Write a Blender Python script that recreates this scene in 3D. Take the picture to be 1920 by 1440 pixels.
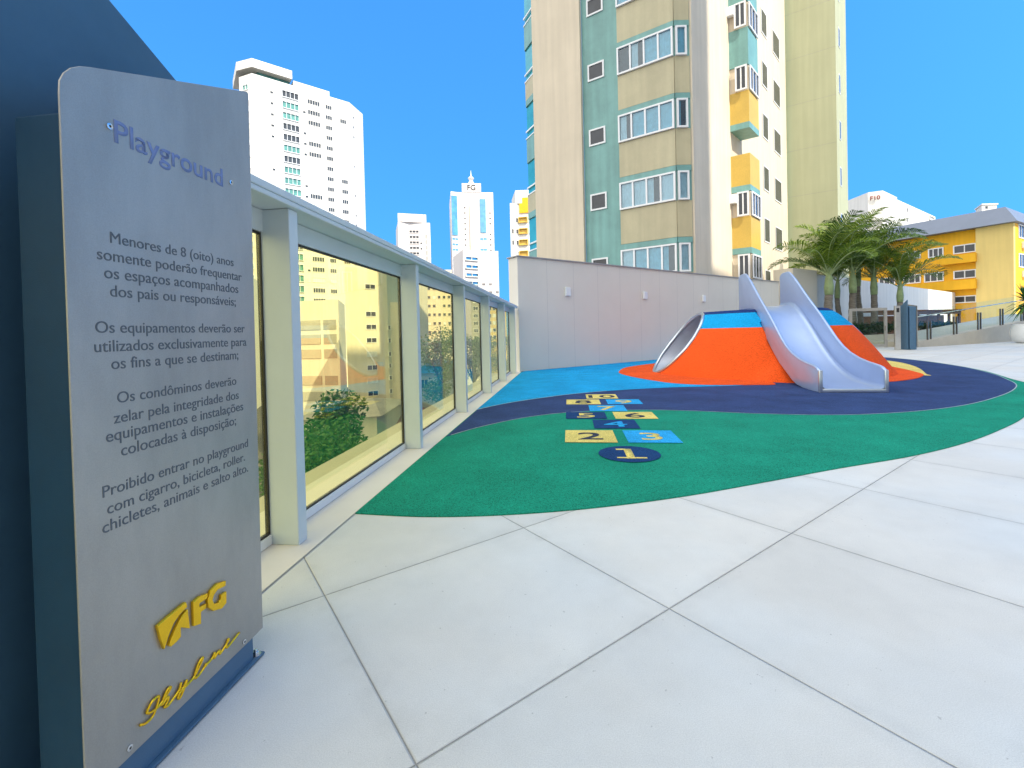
import bpy, bmesh, math, random
from mathutils import Vector, Matrix
R = math.radians
rnd = random.Random(7)
for o in list(bpy.data.objects): bpy.data.objects.remove(o)
S = bpy.context.scene
# ------------------------------------------------------------ camera
F, CX, CY, PITCH, ROLL, H = 849.04, 960.0, 636.33, R(.8152), R(1.3999), 1.4
_cp, _sp, _cr, _sr = math.cos(PITCH), math.sin(PITCH), math.cos(ROLL), math.sin(ROLL)
FW = Vector((0, _cp, -_sp)); _u = Vector((0, _sp, _cp)); _x = Vector((1, 0, 0))
RX = _cr*_x - _sr*_u; UP = _cr*_u + _sr*_x; EYE = Vector((0, 0, H))
cam = bpy.data.cameras.new('camera'); co = bpy.data.objects.new('camera', cam); S.collection.objects.link(co)
m = Matrix((RX, UP, -FW)).transposed().to_4x4(); m.translation = EYE; co.matrix_world = m
cam.sensor_width = 36; cam.lens = F/1920*36; cam.shift_y = (CY-720)/1920; cam.clip_start = .05; cam.clip_end = 6000
S.camera = co
# ------------------------------------------------------------ sky, sun, exposure
SUN_AZ, SUN_EL = R(140), R(45)
S.view_settings.view_transform = 'Standard'; S.view_settings.look = 'None'
S.view_settings.gamma = 1; S.view_settings.use_curve_mapping = False
S.view_settings.exposure = 1.71
SKY_TINT = (.26, .78, 1.12); FILL_VEIL = (6.2, 6.2, 6.0, 1)
W = bpy.data.worlds.new('World'); S.world = W; W.use_nodes = True
nt = W.node_tree; nt.nodes.clear()
sky = nt.nodes.new('ShaderNodeTexSky'); sky.sky_type = 'NISHITA'; sky.sun_disc = False
sky.sun_elevation = SUN_EL; sky.sun_rotation = SUN_AZ; sky.air_density = 1; sky.dust_density = .6; sky.ozone_density = 2
bg = nt.nodes.new('ShaderNodeBackground'); bg.inputs['Strength'].default_value = .12
wo = nt.nodes.new('ShaderNodeOutputWorld')
# look the sky up a little above the true direction (no dusty band), deepen the blue, and add an unseen bright veil behind and left of the viewer as fill light for the deck
tcw = nt.nodes.new('ShaderNodeTexCoord'); mpw = nt.nodes.new('ShaderNodeVectorMath'); mpw.operation = 'MULTIPLY_ADD'
mpw.inputs[1].default_value = (1, 1, .55); mpw.inputs[2].default_value = (0, 0, .5); nt.links.new(tcw.outputs['Generated'], mpw.inputs[0])
nrm = nt.nodes.new('ShaderNodeVectorMath'); nrm.operation = 'NORMALIZE'; nt.links.new(mpw.outputs[0], nrm.inputs[0]); nt.links.new(nrm.outputs[0], sky.inputs['Vector'])
tint = nt.nodes.new('ShaderNodeVectorMath'); tint.operation = 'MULTIPLY'; tint.inputs[1].default_value = SKY_TINT; nt.links.new(sky.outputs[0], tint.inputs[0])
dt = nt.nodes.new('ShaderNodeVectorMath'); dt.operation = 'DOT_PRODUCT'; dt.inputs[1].default_value = Vector((-.45, -.75, .55)).normalized(); nt.links.new(tcw.outputs['Generated'], dt.inputs[0])
cn = nt.nodes.new('ShaderNodeTexNoise'); cn.inputs['Scale'].default_value = 2.2; cn.inputs['Detail'].default_value = 5; nt.links.new(tcw.outputs['Generated'], cn.inputs['Vector'])
ca = nt.nodes.new('ShaderNodeMath'); ca.operation = 'MULTIPLY_ADD'; ca.inputs[1].default_value = .5; nt.links.new(cn.outputs['Fac'], ca.inputs[0]); nt.links.new(dt.outputs['Value'], ca.inputs[2])
cm = nt.nodes.new('ShaderNodeMapRange'); cm.interpolation_type = 'SMOOTHSTEP'; cm.inputs[1].default_value = .30; cm.inputs[2].default_value = .75; nt.links.new(ca.outputs[0], cm.inputs[0])
cx_ = nt.nodes.new('ShaderNodeMix'); cx_.data_type = 'RGBA'; cx_.inputs[7].default_value = FILL_VEIL; nt.links.new(cm.outputs[0], cx_.inputs[0]); nt.links.new(tint.outputs[0], cx_.inputs[6])
nt.links.new(cx_.outputs[2], bg.inputs['Color']); nt.links.new(bg.outputs[0], wo.inputs['Surface'])
sl = bpy.data.lights.new('sun', 'SUN'); sl.energy = 2.0; sl.angle = R(.5); sl.color = (1, .93, .8)
so = bpy.data.objects.new('sun', sl); S.collection.objects.link(so)
sd = Vector((math.sin(SUN_AZ)*math.cos(SUN_EL), math.cos(SUN_AZ)*math.cos(SUN_EL), math.sin(SUN_EL)))
so.rotation_euler = sd.to_track_quat('Z', 'Y').to_euler(); so.location = sd*200
S.cycles.max_bounces = 8; S.cycles.transparent_max_bounces = 16
# ------------------------------------------------------------ measuring helpers
def ray(px, py): return FW + RX*((px-CX)/F) + UP*((CY-py)/F)
def gp(px, py, z=0.0): d = ray(px, py); return EYE + d*((z-H)/d.z)
def at(px, py, Y): d = ray(px, py); return EYE + d*(Y/d.y)
def hz(px): return 624.3 - .02444*(px-960)
def fp(px, Y): return at(px, hz(px), Y)
def on(px, py, P, az):
    d = ray(px, py); n = Vector((math.cos(az), -math.sin(az), 0))
    return EYE + d*((n.x*P[0]+n.y*P[1])/(n.x*d.x+n.y*d.y))
def dirv(az): return Vector((math.sin(az), math.cos(az), 0))
AZF, AZA, AZS, AZP = R(7.19), R(54.3), R(10.7), R(7.6)
eF, nF = dirv(AZF), dirv(AZF+R(90)); eA, eB = dirv(AZA), dirv(AZA-R(90))
def fs(s, p, z=0): v = eF*s + nF*p; return Vector((v.x, v.y, z))
# ------------------------------------------------------------ mesh helper
class MB:
    def __init__(s): s.v = []; s.f = []; s.m = []
    def add(s, vs, fs_, mi=0):
        b = len(s.v); s.v += [tuple(v) for v in vs]
        for f in fs_: s.f.append([b+i for i in f]); s.m.append(mi)
    def prism(s, poly, z0, z1, mi=0, mtop=None):
        n = len(poly); a = sum(poly[i][0]*poly[(i+1) % n][1]-poly[(i+1) % n][0]*poly[i][1] for i in range(n))
        if a < 0: poly = poly[::-1]
        vs = [(p[0], p[1], z0) for p in poly]+[(p[0], p[1], z1) for p in poly]
        s.add(vs, [[i, (i+1) % n, n+(i+1) % n, n+i] for i in range(n)]+[list(range(n))[::-1]], mi)
        s.add(vs[n:], [list(range(n))], mi if mtop is None else mtop)
    def obox(s, O, ex, ey, ez, mi=0):   # corner + three edge vectors
        O = Vector(O); ex, ey, ez = Vector(ex), Vector(ey), Vector(ez)
        if ex.cross(ey).dot(ez) < 0: O = O+ex; ex = -ex
        vs = [O, O+ex, O+ex+ey, O+ey]; vs += [v+ez for v in vs]
        s.add(vs, [[3, 2, 1, 0], [4, 5, 6, 7], [0, 1, 5, 4], [1, 2, 6, 5], [2, 3, 7, 6], [3, 0, 4, 7]], mi)
    def box(s, x0, x1, y0, y1, z0, z1, mi=0): s.obox((x0, y0, z0), (x1-x0, 0, 0), (0, y1-y0, 0), (0, 0, z1-z0), mi)
    def plate(s, pts, nrm, th, mi=0):   # flat outline (list of points) given thickness along nrm
        n = len(pts); nrm = Vector(nrm).normalized()*th; pts = [Vector(p) for p in pts]
        c = Vector((0, 0, 0))
        for i in range(n): c += pts[i].cross(pts[(i+1) % n])
        if c.dot(nrm) < 0: pts = pts[::-1]
        vs = pts+[p+nrm for p in pts]
        s.add(vs, [list(range(n))[::-1], [n+i for i in range(n)]]+[[i, (i+1) % n, n+(i+1) % n, n+i] for i in range(n)], mi)
    def tube(s, path, r, k=8, mi=0, cap=True):
        path = [Vector(p) for p in path]; n = len(path); vs = []
        rr = r if isinstance(r, (list, tuple)) else [r]*n
        a = None
        for i in range(n):
            t = (path[min(i+1, n-1)]-path[max(i-1, 0)]).normalized()
            if a is None: a = t.orthogonal().normalized()
            a = (a-t*a.dot(t)); a = a.normalized() if a.length > 1e-6 else t.orthogonal().normalized()
            b = t.cross(a)
            for j in range(k):
                th = 2*math.pi*j/k; vs.append(path[i]+(a*math.cos(th)+b*math.sin(th))*rr[i])
        fc = [[i*k+j, i*k+(j+1) % k, (i+1)*k+(j+1) % k, (i+1)*k+j] for i in range(n-1) for j in range(k)]
        if cap: fc += [list(range(k))[::-1], [(n-1)*k+j for j in range(k)]]
        s.add(vs, fc, mi)
    def lathe(s, C, prof, k=24, mi=0):
        C = Vector(C); n = len(prof); vs = []
        for r, z in prof:
            for j in range(k): th = 2*math.pi*j/k; vs.append(C+Vector((r*math.cos(th), r*math.sin(th), z)))
        s.add(vs, [[i*k+j, i*k+(j+1) % k, (i+1)*k+(j+1) % k, (i+1)*k+j] for i in range(n-1) for j in range(k)]+[list(range(k))[::-1], [(n-1)*k+j for j in range(k)]], mi)
    def mesh(s, name, mats, smooth=False, bevel=0, seg=2, uv=None):
        me = bpy.data.meshes.new(name); me.from_pydata(s.v, [], s.f)
        for mt in (mats if isinstance(mats, (list, tuple)) else [mats]): me.materials.append(mt)
        me.polygons.foreach_set('material_index', s.m)
        if bevel:
            bm = bmesh.new(); bm.from_mesh(me)
            bmesh.ops.remove_doubles(bm, verts=bm.verts, dist=1e-5)
            ed = [e for e in bm.edges if len(e.link_faces) == 2 and e.calc_face_angle(0) > .5]
            bmesh.ops.bevel(bm, geom=ed, offset=bevel, segments=seg, profile=.5, affect='EDGES', clamp_overlap=True)
            bm.to_mesh(me); bm.free()
        if smooth:
            for p in me.polygons: p.use_smooth = True
            if smooth is not True:
                try: me.set_sharp_from_angle(angle=smooth)
                except Exception: pass
        me.update(); return me
def tag(o, label=None, cat=None, group=None, kind=None):
    if label: o['label'] = label
    if cat: o['category'] = cat
    if group: o['group'] = group
    if kind: o['kind'] = kind
    return o
def obj(name, me, parent=None, M=None):
    o = bpy.data.objects.new(name, me); S.collection.objects.link(o)
    if M is not None: o.matrix_basis = M
    if parent is not None:
        o.parent = parent
        if parent.type == 'EMPTY': o.matrix_parent_inverse = Matrix.Translation(-parent.location)
    return o
def thing(name, label, cat, loc, group=None):
    o = bpy.data.objects.new(name, None); S.collection.objects.link(o); o.location = loc; o.empty_display_size = .2
    return tag(o, label, cat, group)
def struct(name, me): return tag(obj(name, me), None, None, None, 'structure')
# ------------------------------------------------------------ materials
def mat(name, col, rough=.6, metal=0, var=.1, vs=3.0, bump=0, bs=80, spec=.5, dirt=0, coat=0, fine=0, detail=5, stretch=None):
    mt = bpy.data.materials.new(name); mt.use_nodes = True; t = mt.node_tree; N = t.nodes; L = t.links
    b = N['Principled BSDF']; b.inputs['Roughness'].default_value = rough; b.inputs['Metallic'].default_value = metal
    b.inputs['Specular IOR Level'].default_value = spec; b.inputs['Coat Weight'].default_value = coat
    g = N.new('ShaderNodeNewGeometry'); src = g.outputs['Position']
    if stretch:
        mp = N.new('ShaderNodeMapping'); mp.inputs['Scale'].default_value = stretch; L.new(src, mp.inputs[0]); src = mp.outputs[0]
    base = N.new('ShaderNodeRGB'); base.outputs[0].default_value = (*col, 1); cur = base.outputs[0]
    def mixn(fac, colr, cur, amt, lo=.35, hi=.65):
        mr = N.new('ShaderNodeMapRange'); mr.inputs[1].default_value = lo; mr.inputs[2].default_value = hi
        mr.inputs[3].default_value = 1-amt; mr.inputs[4].default_value = 1+amt*.6; L.new(fac, mr.inputs[0])
        mx = N.new('ShaderNodeVectorMath'); mx.operation = 'SCALE'; L.new(cur, mx.inputs[0]); L.new(mr.outputs[0], mx.inputs['Scale']); return mx.outputs[0]
    if var:
        n = N.new('ShaderNodeTexNoise'); n.inputs['Scale'].default_value = vs; n.inputs['Detail'].default_value = detail; n.inputs['Roughness'].default_value = .65
        L.new(src, n.inputs['Vector']); cur = mixn(n.outputs['Fac'], None, cur, var)
    if fine:
        n = N.new('ShaderNodeTexNoise'); n.inputs['Scale'].default_value = bs; n.inputs['Detail'].default_value = 2
        L.new(g.outputs['Position'], n.inputs['Vector']); cur = mixn(n.outputs['Fac'], None, cur, fine)
    if dirt:   # vertical run-off streaks
        mp = N.new('ShaderNodeMapping'); mp.inputs['Scale'].default_value = (2.2, 2.2, .12); L.new(g.outputs['Position'], mp.inputs[0])
        n = N.new('ShaderNodeTexNoise'); n.inputs['Scale'].default_value = 1.3; n.inputs['Detail'].default_value = 6; L.new(mp.outputs[0], n.inputs['Vector'])
        cur = mixn(n.outputs['Fac'], None, cur, dirt, .4, .7)
    L.new(cur, b.inputs['Base Color'])
    if bump:
        n = N.new('ShaderNodeTexNoise'); n.inputs['Scale'].default_value = bs; n.inputs['Detail'].default_value = 4; L.new(g.outputs['Position'], n.inputs['Vector'])
        bp = N.new('ShaderNodeBump'); bp.inputs['Strength'].default_value = bump; bp.inputs['Distance'].default_value = .02
        L.new(n.outputs['Fac'], bp.inputs['Height']); L.new(bp.outputs[0], b.inputs['Normal'])
    return mt
def glassmat(name, tint, refl=.08, rough=.0, power=1.0, body=None, amt=0):
    mt = bpy.data.materials.new(name); mt.use_nodes = True; t = mt.node_tree; N = t.nodes; L = t.links; N.clear()
    o = N.new('ShaderNodeOutputMaterial'); tr = N.new('ShaderNodeBsdfTransparent'); tr.inputs[0].default_value = (*tint, 1)
    gl = N.new('ShaderNodeBsdfGlossy'); gl.inputs['Roughness'].default_value = rough; gl.inputs['Color'].default_value = (.95, .97, 1, 1)
    ge = N.new('ShaderNodeNewGeometry'); dp = N.new('ShaderNodeVectorMath'); dp.operation = 'DOT_PRODUCT'; L.new(ge.outputs['Incoming'], dp.inputs[0]); L.new(ge.outputs['Normal'], dp.inputs[1])
    ab = N.new('ShaderNodeMath'); ab.operation = 'ABSOLUTE'; L.new(dp.outputs['Value'], ab.inputs[0]); om = N.new('ShaderNodeMath'); om.operation = 'SUBTRACT'; om.inputs[0].default_value = 1; L.new(ab.outputs[0], om.inputs[1])
    pw = N.new('ShaderNodeMath'); pw.operation = 'POWER'; pw.inputs[1].default_value = 5; L.new(om.outputs[0], pw.inputs[0])
    ma = N.new('ShaderNodeMath'); ma.operation = 'MULTIPLY_ADD'; ma.use_clamp = True; ma.inputs[1].default_value = power*.9; ma.inputs[2].default_value = refl; L.new(pw.outputs[0], ma.inputs[0])
    mx = N.new('ShaderNodeMixShader'); L.new(ma.outputs[0], mx.inputs[0]); L.new(gl.outputs[0], mx.inputs[2])
    if body:
        df = N.new('ShaderNodeBsdfDiffuse'); df.inputs[0].default_value = (*body, 1); m2 = N.new('ShaderNodeMixShader'); m2.inputs[0].default_value = amt
        L.new(tr.outputs[0], m2.inputs[1]); L.new(df.outputs[0], m2.inputs[2]); L.new(m2.outputs[0], mx.inputs[1])
    else: L.new(tr.outputs[0], mx.inputs[1])
    L.new(mx.outputs[0], o.inputs[0]); return mt
def leafmat(name, c1, c2, transl=.25):
    mt = bpy.data.materials.new(name); mt.use_nodes = True; t = mt.node_tree; N = t.nodes; L = t.links
    b = N['Principled BSDF']; b.inputs['Roughness'].default_value = .45; b.inputs['Specular IOR Level'].default_value = .35
    g = N.new('ShaderNodeNewGeometry'); cr = N.new('ShaderNodeValToRGB')
    cr.color_ramp.elements[0].color = (*c1, 1); cr.color_ramp.elements[1].color = (*c2, 1)
    L.new(g.outputs['Random Per Island'], cr.inputs[0]); L.new(cr.outputs[0], b.inputs['Base Color'])
    tl = N.new('ShaderNodeBsdfTranslucent'); L.new(cr.outputs[0], tl.inputs[0]); mx = N.new('ShaderNodeMixShader'); mx.inputs[0].default_value = transl
    L.new(b.outputs[0], mx.inputs[1]); L.new(tl.outputs[0], mx.inputs[2]); L.new(mx.outputs[0], N['Material Output'].inputs[0]); return mt
def rubber(name, col, var=.16):
    mt = mat(name, col, .93, 0, var, 1.3, 0, spec=.15, detail=8)
    t = mt.node_tree; N = t.nodes; L = t.links; b = N['Principled BSDF']; g = N.new('ShaderNodeNewGeometry')
    v = N.new('ShaderNodeTexVoronoi'); v.inputs['Scale'].default_value = 170; L.new(g.outputs['Position'], v.inputs['Vector'])
    n2 = N.new('ShaderNodeTexNoise'); n2.inputs['Scale'].default_value = 45; n2.inputs['Detail'].default_value = 5; n2.inputs['Roughness'].default_value = .75; L.new(g.outputs['Position'], n2.inputs['Vector'])
    link = b.inputs['Base Color'].links[0].from_socket
    sx = N.new('ShaderNodeSeparateColor'); L.new(v.outputs['Color'], sx.inputs[0])
    a = N.new('ShaderNodeMath'); a.operation = 'ADD'; L.new(sx.outputs[0], a.inputs[0]); L.new(n2.outputs['Fac'], a.inputs[1])
    mr = N.new('ShaderNodeMapRange'); mr.inputs[1].default_value = .4; mr.inputs[2].default_value = 1.6; mr.inputs[3].default_value = .5; mr.inputs[4].default_value = 1.62; L.new(a.outputs[0], mr.inputs[0])
    sc = N.new('ShaderNodeVectorMath'); sc.operation = 'SCALE'; L.new(link, sc.inputs[0]); L.new(mr.outputs[0], sc.inputs['Scale']); L.new(sc.outputs[0], b.inputs['Base Color'])
    bp = N.new('ShaderNodeBump'); bp.inputs['Strength'].default_value = .5; bp.inputs['Distance'].default_value = .006; L.new(a.outputs[0], bp.inputs['Height']); L.new(bp.outputs[0], b.inputs['Normal'])
    return mt
M = {}
M['green'] = rubber('green rubber', (.007, .235, .150)); M['navy'] = rubber('navy rubber', (.028, .054, .15), .25)
M['blue'] = rubber('blue rubber', (.006, .295, .60)); M['orange'] = rubber('orange rubber', (.72, .085, .012), .1)
M['yellow'] = rubber('yellow rubber', (.66, .54, .16)); M['navydk'] = rubber('dark blue rubber', (.008, .045, .15)); M['lblue'] = rubber('light blue rubber', (.02, .32, .66))
M['wallgrey'] = mat('warm grey wall', (.70, .66, .575), .7, 0, .03, .5, .05, 60)
M['coping'] = mat('coping stone', (.33, .32, .31), .6, 0, .1)
M['fence'] = mat('pale grey powder coat', (.60, .67, .69), .38, 0, .03, 2)
M['fencewhite'] = mat('white aluminium', (.75, .77, .77), .35, 0, .03, 2)
M['gasket'] = mat('black gasket', (.012, .012, .012), .5, 0, 0)
M['amber'] = glassmat('amber solar glass', (.975, .945, .66), .065, 0, .8)
M['clear'] = glassmat('clear glass', (.92, .975, .96), .012, 0, .12)
M['steel'] = mat('brushed steel plate', (.42, .40, .36), .46, .62, .11, 4, .03, 300, stretch=(1, 1, .35), fine=.05)
M['mirror'] = mat('polished steel', (.6, .58, .54), .12, 1, .05)
M['screw'] = mat('screw steel', (.7, .7, .7), .25, 1, 0)
M['navypaint'] = mat('navy textured paint', (.05, .12, .19), .36, 0, .06, 6, .06, 500, spec=.6)  # navy lightened to carry the sky light on the back plate
M['standshade'] = mat('shaded navy stand copy', (.006, .045, .095), .6, 0, .08, 6, .12, 500, spec=.25); M['bluebase'] = mat('blue painted base', (.065, .145, .24), .45, 0, .08, 6, .08, 400)  # stand body: darker copy of the back plate's navy, shade put into the colour
M['ink'] = mat('dark lettering', (.10, .115, .13), .6, 0, 0); M['titleink'] = mat('blue lettering', (.16, .23, .46), .5, 0, .05)
M['gold'] = mat('polished gold', (.95, .58, .02), .22, .75, .05, 30)
M['slide'] = mat('satin slide metal', (.40, .50, .70), .32, .5, .03, 3); M['sliderim'] = mat('stainless edge', (.55, .60, .66), .28, .85, .03, 4)
M['tunnel'] = mat('grey tunnel shell', (.42, .46, .55), .35, .2, .05)
M['white'] = mat('white render', (.70, .675, .63), .8, 0, .04, .2, dirt=.06); M['cream'] = mat('cream render', (.67, .58, .445), .8, 0, .05, .4, .05, 30, dirt=.07)
M['teal'] = mat('teal mosaic', (.175, .37, .345), .45, 0, .12, .8, .05, 60, dirt=.12, fine=.12); M['beige'] = mat('beige mosaic', (.49, .44, .28), .5, 0, .07, .8, .05, 60, dirt=.08, fine=.1)
M['olivey'] = mat('yellow mosaic', (.62, .41, .07), .5, 0, .08, .8, .05, 60, fine=.15); M['olive'] = mat('light olive render', (.42, .43, .27), .8, 0, .04, .3, dirt=.06)
M['winwhite'] = mat('white window frame', (.78, .79, .80), .4, 0, 0); M['winglass'] = glassmat('window glass', (.75, .86, .90), .06, 0, 1.0)
M['curtain'] = mat('light curtain', (.70, .74, .76), .9, 0, .12, 4); M['curtainblue'] = mat('blue curtain', (.30, .58, .68), .9, 0, .15, 4)
M['dark_backing'] = mat('unlit interior backing', (.03, .035, .05), .9, 0, .2)
M['farglass'] = mat('dark window', (.045, .05, .06), .15, 0, .3, .8, spec=.45); M['greenglass'] = mat('green window', (.10, .27, .24), .15, 0, .3, .8, spec=.45)
M['skyglass'] = mat('blue curtain wall', (.10, .30, .48), .08, .3, .25, .3, spec=.9); M['tealglass'] = mat('teal balcony glass', (.05, .38, .42), .08, .1, .2, .6, spec=.9)
M['offwhite'] = mat('off white render', (.78, .72, .60), .8, 0, .04, .3, dirt=.06); M['pinkwhite'] = mat('rosy white render', (.62, .575, .555), .8, 0, .03, .1); M['shutter'] = mat('grey louvre', (.35, .34, .32), .6, 0, .1)
M['golden'] = mat('golden yellow render', (.82, .42, .008), .75, 0, .05, .3, dirt=.06); M['paley'] = mat('pale yellow render', (.70, .52, .18), .8, 0, .05, .3, dirt=.05)
M['fascia'] = mat('grey blue fascia', (.135, .16, .215), .55, 0, .06, .5)
M['concrete'] = mat('concrete', (.36, .34, .30), .85, 0, .15, .5, .1, 20, dirt=.1); M['asphalt'] = mat('asphalt', (.05, .05, .052), .9, 0, .2, .4, .1, 30)
M['ledge'] = mat('beige ledge stone', (.50, .45, .36), .7, 0, .08, 1); M['border'] = mat('rosy border stone', (.68, .63, .58), .6, 0, .05, 1.5, .03, 200)
M['trunk'] = mat('palm trunk', (.20, .18, .15), .9, 0, .35, 3, .4, 25, stretch=(1, 1, 6)); M['shaft'] = mat('palm crown shaft', (.27, .36, .17), .6, 0, .2, 3)
M['frond'] = leafmat('palm frond', (.065, .145, .012), (.22, .32, .03)); M['leaf'] = leafmat('tree leaves', (.03, .11, .02), (.10, .26, .05)); M['hedge'] = leafmat('hedge leaves', (.01, .035, .012), (.035, .085, .03), .15)
M['agave'] = leafmat('strap leaves', (.03, .10, .02), (.08, .20, .04), .2); M['bark'] = mat('bark', (.12, .09, .06), .9, 0, .3, 4, .4, 20)
M['wood'] = mat('brown timber', (.22, .115, .06), .6, 0, .3, 4); M['potmat'] = mat('white pot', (.72, .74, .76), .4, 0, .04); M['soil'] = mat('soil', (.05, .035, .02), .9, 0, .3, 10)
M['dark'] = mat('dark recess', (.02, .02, .02), .9, 0, 0); M['red'] = mat('red brown letters', (.20, .03, .02), .6, 0, 0); M['black'] = mat('black letters', (.03, .03, .03), .6, 0, 0)
M['bollard'] = mat('bronze steel post', (.16, .14, .12), .3, .8, .1); M['rooftile'] = mat('clay roof', (.34, .15, .08), .85, 0, .25, 2); M['bluesheet'] = mat('blue sheet roof', (.04, .22, .45), .5, 0, .2, 1); M['yelsheet'] = mat('yellow green sheet', (.45, .50, .06), .5, 0, .2, 1)
def tilemat():
    mt = mat('large concrete paving', (.665, .668, .655), .62, 0, .06, 1.4, .08, 240, detail=10, fine=.10); t = mt.node_tree; N = t.nodes; L = t.links; b = N['Principled BSDF']
    g = N.new('ShaderNodeNewGeometry')
    def dot(v):
        d = N.new('ShaderNodeVectorMath'); d.operation = 'DOT_PRODUCT'; d.inputs[1].default_value = v; L.new(g.outputs['Position'], d.inputs[0]); return d.outputs['Value']
    def mth(op, a, b_=None):
        n = N.new('ShaderNodeMath'); n.operation = op
        for i, q in enumerate((a, b_)):
            if q is None: continue
            if isinstance(q, (int, float)): n.inputs[i].default_value = q
            else: L.new(q, n.inputs[i])
        return n.outputs[0]
    a = mth('DIVIDE', mth('SUBTRACT', dot(eA), .571-1.36*20), 1.36); bb = mth('DIVIDE', mth('SUBTRACT', dot(eB), 1.39-1.21*20), 1.21)
    def edge(q, sz): fr = mth('FRACT', q); return mth('MULTIPLY', mth('MINIMUM', fr, mth('SUBTRACT', 1, fr)), sz)
    d = mth('MINIMUM', edge(a, 1.36), edge(bb, 1.21))
    joint = mth('LESS_THAN', d, .0028)
    cell = N.new('ShaderNodeCombineXYZ'); L.new(mth('FLOOR', a), cell.inputs[0]); L.new(mth('FLOOR', bb), cell.inputs[1])
    wn = N.new('ShaderNodeTexWhiteNoise'); L.new(cell.outputs[0], wn.inputs['Vector'])
    tone = mth('ADD', mth('MULTIPLY', wn.outputs['Value'], .10), .92)
    # soft wear close to the joints with a shape of its own
    n = N.new('ShaderNodeTexNoise'); n.inputs['Scale'].default_value = 7; n.inputs['Detail'].default_value = 8; n.inputs['Roughness'].default_value = .7; L.new(g.outputs['Position'], n.inputs['Vector'])
    mr = N.new('ShaderNodeMapRange'); mr.inputs[1].default_value = 0; mr.inputs[2].default_value = .09; mr.inputs[3].default_value = .5; mr.inputs[4].default_value = .12; L.new(d, mr.inputs[0])
    wear = mth('SUBTRACT', 1, mth('MULTIPLY', mr.outputs[0], mth('SMOOTH_MAX', mth('SUBTRACT', n.outputs['Fac'], .38), 0)))
    n3 = N.new('ShaderNodeTexNoise'); n3.inputs['Scale'].default_value = 38; n3.inputs['Detail'].default_value = 2; L.new(g.outputs['Position'], n3.inputs['Vector'])
    spk = mth('SUBTRACT', 1, mth('MULTIPLY', mth('GREATER_THAN', n3.outputs['Fac'], .745), .30))
    k = mth('MULTIPLY', mth('MULTIPLY', tone, wear), mth('MULTIPLY', spk, mth('SUBTRACT', 1, mth('MULTIPLY', joint, .55))))
    link = b.inputs['Base Color'].links[0].from_socket
    n4 = N.new('ShaderNodeTexNoise'); n4.inputs['Scale'].default_value = .55; n4.inputs['Detail'].default_value = 4; L.new(g.outputs['Position'], n4.inputs['Vector'])
    rp = N.new('ShaderNodeValToRGB'); rp.color_ramp.elements[0].position = .42; rp.color_ramp.elements[0].color = (1, .975, .935, 1); rp.color_ramp.elements[1].position = .6; rp.color_ramp.elements[1].color = (.97, .99, 1, 1); L.new(n4.outputs['Fac'], rp.inputs[0])
    mu = N.new('ShaderNodeVectorMath'); mu.operation = 'MULTIPLY'; L.new(link, mu.inputs[0]); L.new(rp.outputs[0], mu.inputs[1])
    sc = N.new('ShaderNodeVectorMath'); sc.operation = 'SCALE'; L.new(mu.outputs[0], sc.inputs[0]); L.new(k, sc.inputs['Scale']); L.new(sc.outputs[0], b.inputs['Base Color'])
    bp = b.inputs['Normal'].links[0].from_node; bp2 = N.new('ShaderNodeBump'); bp2.inputs['Distance'].default_value = .006; bp2.inputs['Strength'].default_value = .8
    mr2 = N.new('ShaderNodeMapRange'); mr2.inputs[1].default_value = .002; mr2.inputs[2].default_value = .007; L.new(d, mr2.inputs[0]); L.new(mr2.outputs[0], bp2.inputs['Height']); L.new(bp.outputs[0], bp2.inputs['Normal']); L.new(bp2.outputs[0], b.inputs['Normal'])
    return mt
M['tile'] = tilemat()
# ------------------------------------------------------------ the setting: ground, deck, rubber
STREET = -16.0
mb = MB(); mb.add([(-4000, -4000, STREET), (4000, -4000, STREET), (4000, 4000, STREET), (-4000, 4000, STREET)], [[0, 1, 2, 3]]); struct('ground', mb.mesh('ground', M['asphalt']))
W0 = gp(975, 697); LEDGE = -2.5
deck = [fs(-12, LEDGE), fs(16.6, LEDGE), fs(16.6, LEDGE)+eA*34, Vector((75, 62, 0)), Vector((75, -12, 0))]
mb = MB(); mb.prism([(p.x, p.y) for p in deck], STREET, -.004, 0, 1); struct('deck', mb.mesh('deck', [M['white'], M['tile']]))
mb = MB(); mb.add([fs(-6, -1.715, 0), fs(-6, LEDGE, 0), fs(16.4, LEDGE, 0), fs(16.4, -1.715, 0)], [[3, 2, 1, 0]]); struct('border_strip', mb.mesh('border_strip', M['border']))
mb = MB(); mb.add([fs(-6, -1.713, .002), fs(-6, -1.721, .002), fs(16.2, -1.721, .002), fs(16.2, -1.713, .002)], [[3, 2, 1, 0]]); struct('border_joint', mb.mesh('border_joint', M['coping']))
mb = MB(); mb.obox(fs(-6, -2.52, STREET), eF*22.3, -nF*.32, Vector((0, 0, -STREET-.05))); struct('deck_ledge', mb.mesh('deck_ledge', M['ledge']))
def smooth(pts, n=10, closed=False):
    pts = [Vector(p) for p in pts]; out = []; N = len(pts)
    for i in range(N if closed else N-1):
        g = lambda k: pts[k % N] if closed else pts[max(0, min(N-1, k))]
        p0, p1, p2, p3 = g(i-1), g(i), g(i+1), g(i+2)
        for j in range(n):
            t = j/n; out.append(.5*((2*p1)+(p2-p0)*t+(2*p0-5*p1+4*p2-p3)*t*t+(3*p1-p0-3*p2+p3)*t**3))
    if not closed: out.append(pts[-1])
    return out
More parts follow.
